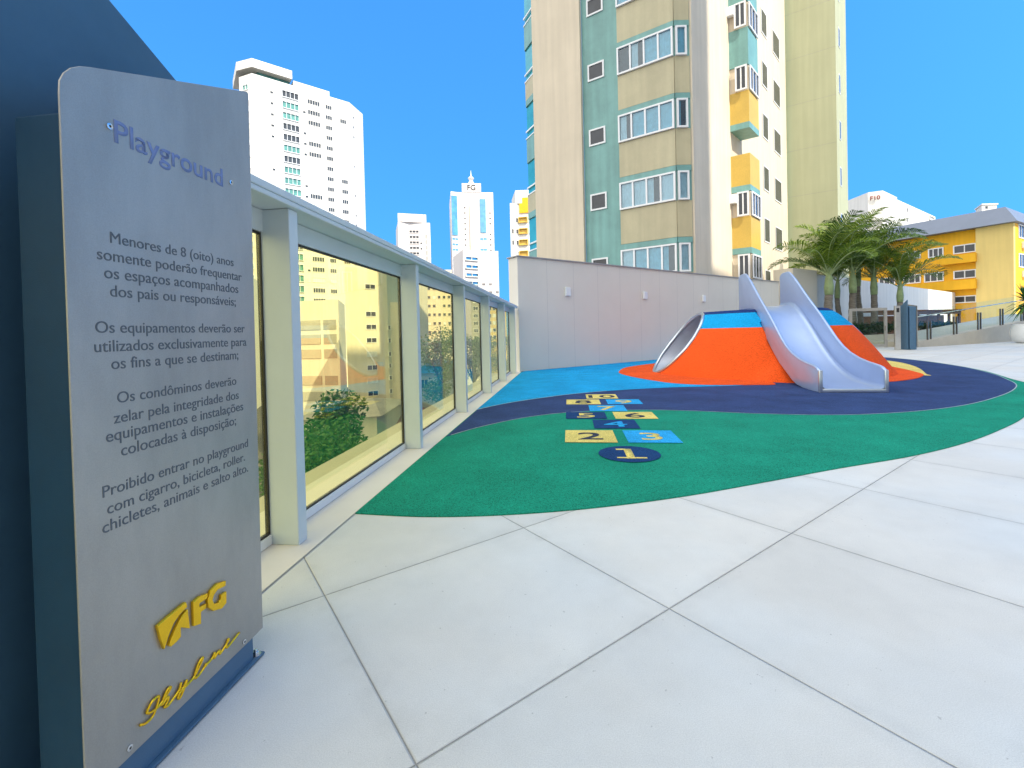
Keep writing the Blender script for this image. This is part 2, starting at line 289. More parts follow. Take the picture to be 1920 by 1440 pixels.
def sheet(name, pts, z, m, kind=True):
    mb = MB(); P = [(p[0], p[1]) for p in pts]; n = len(P)
    if sum(P[i][0]*P[(i+1) % n][1]-P[(i+1) % n][0]*P[i][1] for i in range(n)) < 0: P = P[::-1]
    mb.add([(x, y, z) for x, y in P]+[(x, y, -.003) for x, y in P], [list(range(n))]+[[n+i, n+(i+1) % n, (i+1) % n, i] for i in range(n)])
    return mb.mesh(name, m)
V3 = lambda L: [Vector((a, b, 0)) for a, b in L]
outer = V3([(-1.275, 3.567), (-.69, 3.47), (-.08, 3.47), (.6, 3.56), (1.39, 3.76), (2.24, 4.06), (3.15, 4.40), (4.2, 4.76), (5.27, 5.25), (6.4, 5.9), (7.4, 6.55), (9.0, 7.75), (10.5, 9.0), (11.4, 10.0), (12.0, 10.9), (13.2, 12.6), (14.2, 14.4), (15.1, 16.6), (15.5, 18.6), (15.2, 20.4), (14.2, 21.9)])
wl = lambda s: W0+eA*s
outer_s = smooth(outer)
rear = [wl(19.0), wl(.05)-eB*.0, fs(15.9, -1.715)]
struct('green_rubber_ground', sheet('green_rubber_ground', outer_s+rear, .006, M['green']))
nin = V3([(15.5, 19.4), (15.2, 17.2), (14.1, 14.3), (12.75, 12.05), (11.78, 10.79), (11.06, 9.95), (10.3, 9.28), (9.28, 8.55), (7.84, 7.70), (6.67, 7.22), (5.6, 7.0), (4.8, 7.02), (3.93, 7.25), (3.06, 7.62), (2.37, 7.82), (1.58, 7.87), (.83, 7.74), (.15, 7.38), (-.5, 6.75), (-.93, 6.16)])
navy_edge = smooth(nin)
struct('navy_rubber_ground', sheet('navy_rubber_ground', [wl(19.0)-eB*.02]+navy_edge+[fs(15.8, -1.70), wl(.1)-eB*.02], .010, M['navy']))
bl = smooth(V3([(-.68, 8.26), (-.3, 8.75), (.2, 9.24), (1.09, 9.90), (1.8, 10.27), (2.52, 10.53), (3.3, 10.70), (4.0, 10.79), (4.9, 10.78), (5.6, 10.9), (6.0, 11.5), (6.6, 13), (8.5, 16.5), (9.6, 20), (9.2, 22.3)]))
struct('blue_rubber_ground', sheet('blue_rubber_ground', bl+[wl(10.8)-eB*.03, wl(.2)-eB*.03, fs(15.7, -1.69)], .014, M['blue']))
M['seam'] = mat('pale seam', (.30, .42, .46), .9, 0, .3, 8)
def ribbon(name, pts, w, z):
    mb = MB(); vs = []
    for i, p in enumerate(pts):
        t_ = (pts[min(i+1, len(pts)-1)]-pts[max(i-1, 0)]).normalized(); q_ = Vector((-t_.y, t_.x, 0))*w/2; vs += [(p.x+q_.x, p.y+q_.y, z), (p.x-q_.x, p.y-q_.y, z)]
    mb.add(vs, [[2*i, 2*i+1, 2*i+3, 2*i+2] for i in range(len(pts)-1)]); me = mb.mesh(name, M['seam']); me.flip_normals() if me.polygons[0].normal.z < 0 else None; struct(name, me)
ribbon('rubber_seam', navy_edge[:-2], .018, .0112); ribbon('rubber_seam', bl[:46], .03, .0152)
OC = Vector((8.0, 15.2, 0)); circ = lambda C, r, n=72, a0=0, a1=360: [C+Vector((r*math.cos(R(a0+(a1-a0)*i/n)), r*math.sin(R(a0+(a1-a0)*i/n)), 0)) for i in range(n)]
struct('yellow_rubber_ground', sheet('yellow_rubber_ground', smooth(V3([(10.9, 12.0), (11.25, 12.32), (12.75, 14.3), (13.9, 16.4), (14.2, 18.4), (12.6, 19.8), (11.0, 18), (10.5, 14)]), 8, True), .018, M['yellow']))
struct('orange_rubber_ground', sheet('orange_rubber_ground', smooth(V3([(3.57, 15.2), (3.45, 14.2), (3.62, 13.0), (4.0, 11.75), (4.45, 11.2), (5.1, 10.93), (5.8, 10.84), (6.25, 10.8), (6.5, 11.3), (7.2, 11.9), (8.2, 11.4), (8.82, 10.8), (9.9, 11.2), (10.8, 11.9), (11.25, 12.5), (11.92, 13.87), (12.43, 15.3), (12.5, 17), (11.6, 18.8), (9.5, 19.6), (7.6, 19.4), (5.8, 18.4), (4.3, 16.9)]), 8, True), .022, M['orange']))
# ------------------------------------------------------------ text
def text_mesh(s, mats, width=None, height=None, extr=.002, off=0, align='CENTER', bold=0):
    cu = bpy.data.curves.new('text', 'FONT'); cu.body = s; cu.size = 1; cu.align_x = align; cu.offset = bold; cu.resolution_u = 5
    o = bpy.data.objects.new('text', cu); S.collection.objects.link(o); bpy.context.view_layer.update()
    me = bpy.data.meshes.new_from_object(o.evaluated_get(bpy.context.evaluated_depsgraph_get()))
    bpy.data.objects.remove(o); bpy.data.curves.remove(cu)
    xs = [v.co.x for v in me.vertices]; ys = [v.co.y for v in me.vertices]
    w = max(xs)-min(xs); k = width/w if width else height/(max(ys)-min(ys)); cx = (max(xs)+min(xs))/2
    ky = k
    if width and height: ky = height/(max(ys)-min(ys))
    bm = bmesh.new(); bm.from_mesh(me)
    for v in bm.verts: v.co.x = (v.co.x-cx)*k; v.co.y *= ky
    r = bmesh.ops.extrude_face_region(bm, geom=bm.faces[:])
    for v in [g for g in r['geom'] if isinstance(g, bmesh.types.BMVert)]: v.co.z += extr
    bmesh.ops.recalc_face_normals(bm, faces=bm.faces[:])
    bm.to_mesh(me); bm.free(); me.materials.clear(); me.materials.append(mats); return me
def frame_m(O, ex, ey):
    ex = Vector(ex).normalized(); ey = Vector(ey).normalized(); ez = ex.cross(ey)
    mm = Matrix((ex, ey, ez)).transposed().to_4x4(); mm.translation = O; return mm
# ------------------------------------------------------------ hopscotch
hop = thing('hopscotch_court', 'painted hopscotch court numbered one to ten on the green and navy rubber', 'hopscotch', fs(7.5, .65, .012))
def hcell(num, s0, s1, p0, p1, mc, mn, circle=False):
    z = .0135
    pts = circ(fs((s0+s1)/2, (p0+p1)/2), (s1-s0)/2, 48) if circle else [fs(s0, p0), fs(s0, p1), fs(s1, p1), fs(s1, p0)]
    mb = MB(); mb.add([(p.x, p.y, z) for p in pts], [list(range(len(pts)))])
    me = mb.mesh('square', mc); bm = bmesh.new(); bm.from_mesh(me); bm.normal_update()
    for f in bm.faces:
        if f.normal.z < 0: f.normal_flip()
    bm.to_mesh(me); bm.free()
    o = obj('square', me, hop)
    c = fs((s0+s1)/2, (p0+p1)/2, .0150); hh = .40
    t = text_mesh(num, mn, height=hh, extr=.0012, bold=.012)
    for v in t.vertices: v.co.y -= hh/2; v.co.x *= 1.25
    if num == '1':   # flag and foot of the one
        bm = bmesh.new(); bm.from_mesh(t)
        for pts in ([(-.15, -.2), (.17, -.2), (.17, -.155), (-.15, -.155)], [(-.13, .2), (-.02, .2), (-.02, .155), (-.13, .14)]): bm.faces.new([bm.verts.new((x, y, .0013)) for x, y in (pts if pts[1][0] > pts[0][0] and pts[2][1] > pts[1][1] else pts[::-1])])
        bm.to_mesh(t); bm.free()
    obj('numeral', t, o, frame_m(c, nF, eF))
Y, B, N_ = M['yellow'], M['lblue'], M['navydk']; ink = mat('dark navy paint', (.012, .02, .05), .8, 0, .1, 20)
hcell('1', 4.85, 5.53, .30, .98, N_, Y, True)
hcell('2', 5.70, 6.40, -.08, .57, Y, ink); hcell('3', 5.70, 6.40, .70, 1.35, B, Y)
hcell('4', 6.52, 7.16, .33, .97, N_, B)
hcell('5', 7.24, 7.84, -.08, .57, N_, Y); hcell('6', 7.24, 7.84, .70, 1.35, Y, ink)
hcell('7', 7.93, 8.56, .33, .97, B, Y)
hcell('8', 8.68, 9.28, -.08, .57, Y, ink); hcell('9', 8.68, 9.28, .70, 1.35, B, Y)
hcell('10', 9.40, 10.03, .33, .97, Y, ink)
# ------------------------------------------------------------ fence
fence = thing('glass_fence', 'tall pale grey framed fence of amber glass panes along the deck edge', 'fence', fs(2.8, -1.95))
pz = 2.27
mb = MB(); mb.obox((0, 0, 0), eF*.1, -nF*.21, (0, 0, pz)); post_me = mb.mesh('post', M['fence'], bevel=.006)
S0 = 2.83; SP = 2.535; posts = [S0+SP*k for k in range(-2, 6)]
for s in posts: obj('post', post_me, fence, Matrix.Translation(fs(s, -1.84)))
for i, s in enumerate(posts):
    a = s+.1; b = posts[i+1] if i+1 < len(posts) else 16.05
    mb = MB(); mb.obox(fs(a+.012, -2.055, .085), eF*(b-a-.024), -nF*.012, (0, 0, 2.02)); gl = obj('glass_pane', mb.mesh('glass_pane', M['amber']), fence)
    g = MB(); w = .011; z0, z1 = .07, 2.12
    for (sa, sb, za, zb) in ((a+.001, b-.001, z0, z0+w), (a+.001, b-.001, z1-w, z1), (a+.001, a+w, z0+w, z1-w), (b-w, b-.001, z0+w, z1-w)):
        g.obox(fs(sa, -2.045, za), eF*(sb-sa), -nF*.03, (0, 0, zb-za))
    obj('gasket', g.mesh('gasket', M['gasket']), gl)
    g = MB(); g.obox(fs(a, -2.035, .002), eF*(b-a), -nF*.055, (0, 0, .066)); obj('bottom_rail', g.mesh('bottom_rail', M['fencewhite'], bevel=.004), fence)
    g = MB(); g.obox(fs(a, -2.03, 2.122), eF*(b-a), -nF*.06, (0, 0, .146)); obj('header_rail', g.mesh('header_rail', M['fence']), fence)
g = MB(); g.obox(fs(-3, -1.80, pz+.002), eF*19.1, -nF*.31, (0, 0, .035)); g.obox(fs(-3, -1.795, pz+.037), eF*19.1, -nF*.32, (0, 0, .05)); obj('top_rail', g.mesh('top_rail', M['fence'], bevel=.008), fence)
# ------------------------------------------------------------ grey boundary wall and its lights
WT = 4.12
wall = thing('boundary_wall', 'long warm grey rendered wall behind the volcano slide', 'wall', W0)
mb = MB(); WL = 20.0; mb.obox(W0+Vector((0, 0, -.002)), eA*WL, eB*.55, (0, 0, WT)); obj('wall_body', mb.mesh('wall_body', M['wallgrey']), wall)
mb = MB(); mb.obox(W0-eB*.05-eA*.05+Vector((0, 0, WT)), eA*(WL+.05), eB*.65, (0, 0, .05)); obj('coping', mb.mesh('coping', M['coping'], bevel=.006), wall)
mb = MB()
for k in range(1, 15): mb.obox(W0+eA*(k*1.36)-eB*.001, eA*.006, eB*.0005, (0, 0, WT))
obj('joint', mb.mesh('joint', M['coping']), wall)
for (px, py, lab) in ((1063, 547, 'small white box light on the grey wall nearest the glass fence'), (1208, 554, 'small white box light in the middle of the grey wall'), (1318, 560, 'small white box light on the grey wall just left of the slide')):
    P = on(px, py, W0, AZA); t = thing('wall_light', lab, 'wall light', P-eB*.01, 'lights on the grey wall')
    mb = MB(); mb.obox(P-eA*.12-eB*.004+Vector((0, 0, -.16)), eA*.24, -eB*.09, (0, 0, .32)); obj('housing', mb.mesh('housing', M['fencewhite'], bevel=.01), t)
    mb = MB(); mb.obox(P-eA*.09-eB*.02+Vector((0, 0, -.166)), eA*.18, -eB*.05, (0, 0, .005)); obj('diffuser', mb.mesh('diffuser', M['curtain']), t)
# ------------------------------------------------------------ mound with tunnel, slide
MC = Vector((8.0, 14.55, 0)); eS, nS = dirv(AZS), dirv(AZS+R(90)); SL = Vector((6.332, 9.357, 0)); SW = 1.27
flo = [(5.3, 2.02), (4.55, 2.02), (4.2, 1.95), (3.75, 1.74), (3.2, 1.35), (2.6, .88), (2.1, .54), (1.6, .29), (1.05, .135), (.4, .078), (0, .07)]
flo = [(p.x, p.y) for p in smooth([(a, b, 0) for a, b in flo], 4)]
def flz(t):
    if t >= 5.3: return 2.02
    if t <= 0: return .07
    for (a, za), (b, zb) in zip(flo, flo[1:]):
        if b <= t <= a: return zb+(za-zb)*(t-b)/max(a-b, 1e-6)
    return .07
def dome(r):
    if r <= 1.75: return 1.93
    return 1.93*(1-((r-1.75)/1.6)**1.33)
def mound_z(x, y):
    p = Vector((x, y, 0)); r = (p-MC).length; d = dome(r)
    k = max(0, min(1, (r-1.35)/.8)); d -= .03*k*(1-k)*4*.5
    q = p-SL; t = q.dot(eS); w = abs(q.dot(nS)-SW/2)
    wz = flz(t)-.15-max(0, w-.55)*(.5+1.0*max(0, min(1, (t-1.9)/1.3)))-max(0, 2.1-t)*.6
    if t > 4.8: wz = -1
    m_ = 16.0; e1, e2 = math.exp(m_*min(d, 3)), math.exp(m_*max(wz, -2)); z = math.log(e1+e2)/m_ if wz > -1.5 else d
    if z > 1.93: z = 1.93+.0*(z-1.93)
    if w < SW/2-.02 and -.3 < t < 5.3: z = min(z, flz(t)-.13)
    return max(z, -.3)
mb = MB(); x0, x1, y0, y1, st = 3.6, 12.2, 9.8, 18.9, .07; nx, ny = int((x1-x0)/st)+1, int((y1-y0)/st)+1
vs = [(x0+i*st, y0+j*st, mound_z(x0+i*st, y0+j*st)) for j in range(ny) for i in range(nx)]
mb.add(vs, [[j*nx+i, j*nx+i+1, (j+1)*nx+i+1, (j+1)*nx+i] for j in range(ny-1) for i in range(nx-1) if max(vs[j*nx+i][2], vs[j*nx+i+1][2], vs[(j+1)*nx+i+1][2], vs[(j+1)*nx+i][2]) > -.25])
def moundmat():
    mt = rubber('painted mound rubber', (1, 1, 1), .05); t = mt.node_tree; N = t.nodes; L = t.links
    rgb = [n for n in N if n.type == 'RGB'][0]; g = N.new('ShaderNodeNewGeometry'); sx = N.new('ShaderNodeSeparateXYZ'); L.new(g.outputs['Position'], sx.inputs[0])
    mr = N.new('ShaderNodeMapRange'); mr.inputs[1].default_value = 0; mr.inputs[2].default_value = 2; L.new(sx.outputs[2], mr.inputs[0])
    cr = N.new('ShaderNodeValToRGB'); cr.color_ramp.interpolation = 'CONSTANT'; e = cr.color_ramp.elements
    e[0].color = (.72, .085, .012, 1); e[1].position = .695; e[1].color = (.006, .295, .60, 1); q = e.new(.91); q.color = (.012, .035, .14, 1); L.new(mr.outputs[0], cr.inputs[0])
    for l in list(rgb.outputs[0].links): L.new(cr.outputs[0], l.to_socket)
    return mt
mound_me = mb.mesh('mound', moundmat(), smooth=True)
eT = dirv(AZS-R(90+8))                                     # tunnel axis, to the left
TR, TZ = .93, .93
cut = MB(); n = 48
eW = Vector((eT.y, -eT.x, 0))
ring = lambda L, r: [MC+eT*L+eW*(r*math.cos(2*math.pi*i/n))+Vector((0, 0, TZ+r*math.sin(2*math.pi*i/n))) for i in range(n)]
ra, rb = ring(6, TR), ring(-6, TR); cut.add(ra+rb, [[i, (i+1) % n, n+(i+1) % n, n+i] for i in range(n)]+[list(range(n))[::-1], [n+i for i in range(n)]])
cutme = cut.mesh('cut', M['tunnel']); bm = bmesh.new(); bm.from_mesh(cutme); bmesh.ops.recalc_face_normals(bm, faces=bm.faces[:]); bm.to_mesh(cutme); bm.free()
# cut the tunnel mouths out of the heightfield: split faces by an exact boolean on a closed copy
bm = bmesh.new(); bm.from_mesh(mound_me)
ret = bmesh.ops.extrude_face_region(bm, geom=bm.faces[:])
for v in [g for g in ret['geom'] if isinstance(g, bmesh.types.BMVert)]: v.co.z = -.6
bmesh.ops.recalc_face_normals(bm, faces=bm.faces[:]); bm.to_mesh(mound_me); bm.free()
tmp = bpy.data.objects.new('tmp', mound_me); S.collection.objects.link(tmp); tc = bpy.data.objects.new('tc', cutme); S.collection.objects.link(tc)
md = tmp.modifiers.new('b', 'BOOLEAN'); md.operation = 'DIFFERENCE'; md.object = tc; md.solver = 'EXACT'
bpy.context.view_layer.update()
me2 = bpy.data.meshes.new_from_object(tmp.evaluated_get(bpy.context.evaluated_depsgraph_get())); bpy.data.objects.remove(tmp); bpy.data.objects.remove(tc)
for p in me2.polygons: p.use_smooth = True
me2.set_sharp_from_angle(angle=R(50))
mound = thing('play_mound', 'orange blue and navy rubber volcano mound with a tunnel through it', 'play mound', MC)
obj('mound_shell', me2, mound)
def mouth(sgn):
    pts = []
    for i in range(n):
        a = 2*math.pi*i/n; w, z = TR*math.cos(a), TZ+TR*math.sin(a); L = 5.0
        while L > 0:
            p = MC+eT*(L*sgn)+eW*w
            if mound_z(p.x, p.y) >= min(z, 1.90): break
            L -= .01
        pts.append((L, MC+eT*(L*sgn)+eW*w+Vector((0, 0, z))))
    return pts
mo, mi_ = mouth(1), mouth(-1)
mb = MB(); cc = Vector((0, 0, TZ)); vin = []
for (La, pa), (Lb, pb) in zip(mo, mi_):
    sh = lambda p, L: (MC+eT*L+(p-MC-eT*((p-MC).dot(eT))-cc)*.985+cc)
    vin += [sh(pa, La), sh(pb, -Lb)]
mb.add(vin, [[2*i, 2*i+1, 2*((i+1) % n)+1, 2*((i+1) % n)] for i in range(n)])
obj('tunnel', mb.mesh('tunnel', M['tunnel'], smooth=True), mound)
for mset, sg in ((mo, 1), (mi_, -1)):
    mb = MB(); path = [p+eT*.02*sg for _, p in mset]+[mset[0][1]+eT*.02*sg]; mb.tube(path, .055, 12, cap=False); obj('tunnel_rim', mb.mesh('tunnel_rim', M['sliderim'], smooth=True), mound)
up = [(5.30, 1.94), (5.30, 2.88), (5.26, 2.96), (5.18, 3.01), (5.08, 3.03), (4.80, 3.03), (4.68, 3.02), (4.56, 2.97), (4.2, 2.74), (3.5, 2.21), (2.7, 1.65), (2.3, 1.34), (1.95, 1.07), (1.65, .88), (1.35, .745), (1.0, .64), (.65, .575), (.25, .525), (.14, .50), (.07, .46), (.04, .40), (.015, .01)]
lo = [(.35, .005), (.75, .012), (1.1, .05), (1.35, .13), (1.6, .25), (2.1, .49), (2.6, .82), (3.2, 1.29), (3.75, 1.68), (4.2, 1.88), (4.55, 1.94)]
slide = thing('playground_slide', 'wide grey blue metal slide coming down the front of the volcano mound', 'slide', SL+eS*2.5)
def sp(t, w, z): return SL+eS*t+nS*w+Vector((0, 0, z))
prof = up+lo
for (w, nm) in ((0, 'side_panel'), (SW-.06, 'side_panel')):
    mb = MB(); mb.plate([sp(t, w, z) for t, z in prof], nS, .06); obj(nm, mb.mesh(nm, M['slide'], bevel=.018, seg=3, smooth=R(40)), slide)
    mb = MB(); mb.tube([sp(t, w+.03, z) for t, z in up[1:-1]], .034, 10); obj('edge_tube', mb.mesh('edge_tube', M['slide'], smooth=R(50)), slide)
mb = MB(); cs = [(.062, .10), (.075, .055), (.11, .02), (.17, .0), (SW/2, -.004), (SW-.17, .0), (SW-.11, .02), (SW-.075, .055), (SW-.062, .10)]
vs = [sp(t, w, z+dz) for t, z in flo for w, dz in cs]; k = len(cs)
mb.add(vs, [[i*k+j, i*k+j+1, (i+1)*k+j+1, (i+1)*k+j] for i in range(len(flo)-1) for j in range(k-1)]); obj('chute', mb.mesh('chute', M['slide'], smooth=True), slide)
mb = MB(); mb.obox(sp(-.012, .0, .004), nS*SW, eS*.05, (0, 0, .085)); mb.obox(sp(-.014, -.003, .004), nS*.075, eS*.065, (0, 0, .47)); mb.obox(sp(-.014, SW-.072, .004), nS*.075, eS*.065, (0, 0, .47)); obj('end_lip', mb.mesh('end_lip', M['sliderim'], bevel=.02, seg=3, smooth=R(40)), slide)
mb = MB(); mb.obox(sp(4.6, .06, 1.93), nS*(SW-.12), eS*.9, (0, 0, .05)); obj('platform', mb.mesh('platform', M['navydk']), slide)
# ------------------------------------------------------------ near sign totem
eP, nP = dirv(AZP), dirv(AZP+R(90)); PP = -1.40
def pl(t, z, d=0): v = eP*t+nP*(PP+d); return Vector((v.x, v.y, z))
def onp(px, py, d=0): return on(px, py, nP*(PP+d), AZP)
sign = thing('sign_totem', 'tall steel playground rules sign on a navy stand at left foreground', 'sign', pl(1.4, 0, -.1))
c = [onp(*q) for q in ((111, 173), (112, 150), (120, 136), (133, 127), (150, 124), (170, 126), (463, 172), (466, 176), (493, 1175), (463, 1207))]
c = c[:]; zb = (c[-1].z+c[-2].z)/2; tl = c[0].dot(eP)
c[-2].z = c[-1].z+.004
c.append(pl(tl+.0, c[-1].z-.003))
mb = MB(); mb.plate(c, -nP, .006); obj('steel_plate', mb.mesh('steel_plate', M['steel'], bevel=.0015), sign)
tr = c[-3].dot(eP); t0 = tl+.004
for q in ((204, 237), (432, 342), (242, 1402), (457, 1203)):
    P = onp(*q); mb = MB(); O = P+nP*.0005; ring_ = lambda r, h: [(O+nP*h+(eP*math.cos(a*.3927)+Vector((0, 0, 1))*math.sin(a*.3927))*r) for a in range(16)]
    A, B_, C_, D = ring_(.0095, 0), ring_(.0095, .004), ring_(.004, .005), ring_(.0035, .001)
    mb.add(A+B_+C_+D, [[i+16*j, (i+1) % 16+16*j, (i+1) % 16+16*(j+1), i+16*(j+1)] for j in range(3) for i in range(16)]); mb.add(D, [list(range(16))], 1)
    obj('screw', mb.mesh('screw', [M['screw'], M['gasket']]), sign)
def slab(name, pts_tz, d0, d1, mt, bev=.004):
    mb = MB(); mb.plate([pl(t, z, d0) for t, z in pts_tz], -nP, d0-d1); return obj(name, mb.mesh(name, mt, bevel=bev), sign)
slab('stand_body', [(tl+.01, .012), (tr-.06, .012), (tr-.06, 2.36), (tl+.01, 2.05)], -.010, -.165, M['standshade'])
slab('back_plate', [(1.0, .002), (2.02, .002), (2.02, 2.494), (1.0, 3.014)], -.35, -.375, M['navypaint'])
slab('web_plate', [(tr-.10, .012), (tr-.07, .012), (tr-.07, 2.3), (tr-.10, 2.3)], -.166, -.349, M['navypaint'])
mb = MB(); mb.plate([pl(t, .002, d) for t, d in ((tl-.02, .012), (tr-.008, .012), (tr-.008, -.345), (tl-.02, -.345))], (0, 0, 1), .009); obj('base_plate', mb.mesh('base_plate', M['bluebase'], bevel=.002), sign)
slab('base_band', [(tl+.012, .012), (tr-.058, .012), (tr-.058, .16), (tl+.012, .16)], -.0065, -.0098, M['bluebase'], 0)
bP = pl(tr-.035, .011, -.012)
mb = MB(); mb.lathe(bP, [(.021, 0), (.021, .004)], 20); mb.lathe(bP, [(.014, .0045), (.014, .016), (.012, .018)], 6); mb.lathe(bP, [(.008, .0185), (.008, .024), (.006, .026)], 12); obj('bolt', mb.mesh('bolt', M['screw']), sign)
def sign_text(s, a, b, mt, bold=0, grow=1):
    A, B2 = onp(*a), onp(*b); z = (A.z+B2.z)/2; w = (B2-A).dot(eP); cpt = (A+B2)/2; cpt.z = z
    return text_mesh(s, mt, width=w, extr=.0009, bold=bold), frame_m(cpt+nP*.0003, eP, (0, 0, 1))
o = obj('title_lettering', *(lambda q: (q[0], sign, q[1]))(sign_text('Playground', (214, 264), (418, 351), M['titleink'], .014)))
paras = [[('Menores de 8 (oito) anos', (206.7, 456), (437.8, 498.7)), ('somente poderão frequentar', (182, 487), (453, 525.8)), ('os espaços acompanhados', (195.6, 522), (446.7, 549)), ('dos pais ou responsáveis;', (206.7, 556.4), (442, 573))],
 [('Os equipamentos deverão ser', (179, 624.4), (458.7, 623)), ('utilizados exclusivamente para', (177, 657.8), (462, 650)), ('os fins a que se destinam;', (209, 689.8), (446.7, 675))],
 [('Os condôminos deverão', (220, 756), (443, 721)), ('zelar pela integridade dos', (213.5, 792.5), (447.5, 749)), ('equipamentos e instalações', (199, 826), (456, 771.5)), ('colocadas à disposição;', (227.5, 853), (442.5, 797.5))],
 [('Proibido entrar no playground', (192.5, 932.5), (465, 838)), ('com cigarro, bicicleta, roller.', (201.5, 962.5), (459, 865)), ('chicletes, animais e salto alto.', (192.5, 1001), (465, 884))]]
for par in paras:
    for s, a, b in par:
        me, mm = sign_text(s, a, b, M['ink']); obj('lettering_line', me, sign, mm)
cq = lambda x, y: onp(170+x*.2709, 1050+y*.2709)
A1 = [(440, 455), (480, 420), (520, 385), (580, 335), (640, 288), (650, 322), (600, 372), (555, 435), (520, 520), (490, 618), (465, 550)]
A2 = [(652, 338), (668, 472), (603, 466), (605, 530), (575, 565), (535, 600), (522, 590), (538, 540), (570, 468), (608, 390)]
F_ = [(690, 290), (735, 250), (790, 228), (788, 262), (735, 300), (733, 325), (780, 300), (778, 335), (745, 358), (745, 440), (695, 458)]
G_ = [(918, 142), (915, 178), (860, 205), (835, 240), (825, 275), (835, 300), (868, 292), (885, 270), (885, 240), (922, 215), (922, 295), (890, 335), (830, 352), (798, 330), (790, 280), (812, 210), (860, 160)]
mb = MB()
for P_ in (A1, A2, F_, G_): mb.plate([cq(*q)+nP*.0006 for q in P_], nP, .012)
obj('emblem', mb.mesh('emblem', M['gold'], bevel=.0018), sign)
sk = [(330, 1142), (370, 1130), (415, 1085), (440, 1030), (462, 955), (450, 945), (410, 985), (378, 1050), (395, 1058), (440, 1030), (480, 985), (540, 890), (533, 882), (505, 925), (480, 1000), (495, 985), (525, 945), (522, 975), (500, 1015), (520, 1010), (560, 960), (600, 900), (615, 850), (608, 895), (625, 890), (655, 830), (640, 880), (610, 950), (595, 955), (605, 920), (670, 850), (710, 800), (765, 685), (758, 680), (730, 730), (708, 810), (725, 810), (765, 760), (790, 715), (780, 740), (800, 715), (830, 680), (850, 640), (845, 680), (870, 640), (885, 625), (882, 650), (900, 630), (945, 555), (940, 550), (928, 600), (945, 595), (1020, 500)]
mb = MB(); mb.tube(smooth([cq(*q)+nP*.006 for q in sk], 5), .0042, 6); obj('script_lettering', mb.mesh('script_lettering', M['gold'], smooth=True), sign)
# ------------------------------------------------------------ building helpers
def wmat(P, e, z):   # local x along face, y inward, z up
    e = Vector(e).normalized(); mm = Matrix((e, Vector((-e.y, e.x, 0)), Vector((0, 0, 1)))).transposed().to_4x4(); mm.translation = Vector((P[0], P[1], z)); return mm
def winmesh(w, h, glass, frame='winwhite', nm=2, ft=.07, deep=.04):
    key = ('win', w, h, glass, frame, nm)
    mb = MB(); d = deep
    for (xa, xb, za, zb) in ((-w/2, w/2, 0, ft), (-w/2, w/2, h-ft, h), (-w/2, -w/2+ft, ft, h-ft), (w/2-ft, w/2, ft, h-ft)): mb.box(xa, xb, -d, .0-.002, za, zb, 0)
    for i in range(1, nm): x = -w/2+w*i/nm; mb.box(x-ft*.4, x+ft*.4, -d*.8, -.002, ft, h-ft, 0)
    mb.box(-w/2+ft, w/2-ft, -.018, -.002, ft, h-ft, 1)
    return mb.mesh('window', [M[frame], M[glass]])
class Bld:
    def __init__(s, name, label, cat, loc, group=None): s.t = thing(name, label, cat, loc, group); s.n = 0; s.extra = {}
    def prism(s, nm, poly, z0, z1, mt, top=None):
        mb = MB(); mb.prism([(p[0], p[1]) for p in poly], z0, z1, 0, 1 if top else None); return obj(nm, mb.mesh(nm, [mt, top] if top else mt), s.t)
    def windows(s, P, Q, fracs, zs, mesh, name='window'):
        mesh0 = mesh; alt = None
        if name in ('window', 'balcony_window'):
            alt = mesh.copy()
            alt.materials[1] = M['curtain' if name == 'window' else 'farglass']
        P, Q = Vector((P[0], P[1], 0)), Vector((Q[0], Q[1], 0)); e = (Q-P).normalized()
        for z in zs:
            for f in fracs:
                if rnd.random() < .02: continue
                mm = wmat(P.lerp(Q, f), e, z)
                if alt and rnd.random() < .28: mesh = alt
                else: mesh = mesh0
                if s.n < 95: obj(name, mesh, s.t, mm); s.n += 1
                else: s.extra.setdefault(name, []).append((mesh, mm))
    def finish(s):
        for nm, L in s.extra.items():
            bm = bmesh.new(); ms = []
            for me, mm in L:
                c = me.copy(); c.transform(mm)
                for mt in c.materials:
                    if mt not in ms: ms.append(mt)
                idx = [ms.index(x) for x in c.materials]
                for p in c.polygons: p.material_index = idx[p.material_index]
                bm.from_mesh(c)
            me = bpy.data.meshes.new(nm); bm.to_mesh(me); bm.free()
            for mt in ms: me.materials.append(mt)
            o = obj('further_'+nm+'s', me, s.t); o['kind'] = 'stuff'
fr = lambda n, a=.0, b=1.0: [a+(b-a)*(i+.5)/n for i in range(n)]
# ------------------------------------------------------------ the teal and cream tower behind the wall
YC = 23.6; AL, AR = R(-55), R(44)
C1 = fp(1273.5, YC); C1.z = 0                         # right end of the left face
def lx(px): p = on(px, hz(px), C1, AL); return Vector((p.x, p.y, 0))
C2 = fp(1302, YC); C2.z = 0
def rx(px): p = on(px, hz(px), C2, AR); return Vector((p.x, p.y, 0))
L0, L1, L2 = lx(1014), lx(1102.6), lx(1167); R1, R2, R3 = rx(1371.5), rx(1429), rx(1477)
eL = (C1-L0).normalized(); eR = (R3-C2).normalized(); nL = Vector((eL.y, -eL.x, 0)); nR = Vector((eR.y, -eR.x, 0)); eC = (C2-C1).normalized(); nC = Vector((eC.y, -eC.x, 0))
ZT = 36.0
tw = Bld('apartment_tower', 'teal beige and cream apartment tower with yellow bays behind the grey wall', 'building', C2)
back = R3-eL*1.0+nR*-1
foot = [L1, C1, C2, R3, R3-nL*14, L1-nL*20]
tw.prism('tower_core', foot, STREET, ZT, M['teal'], M['concrete'])
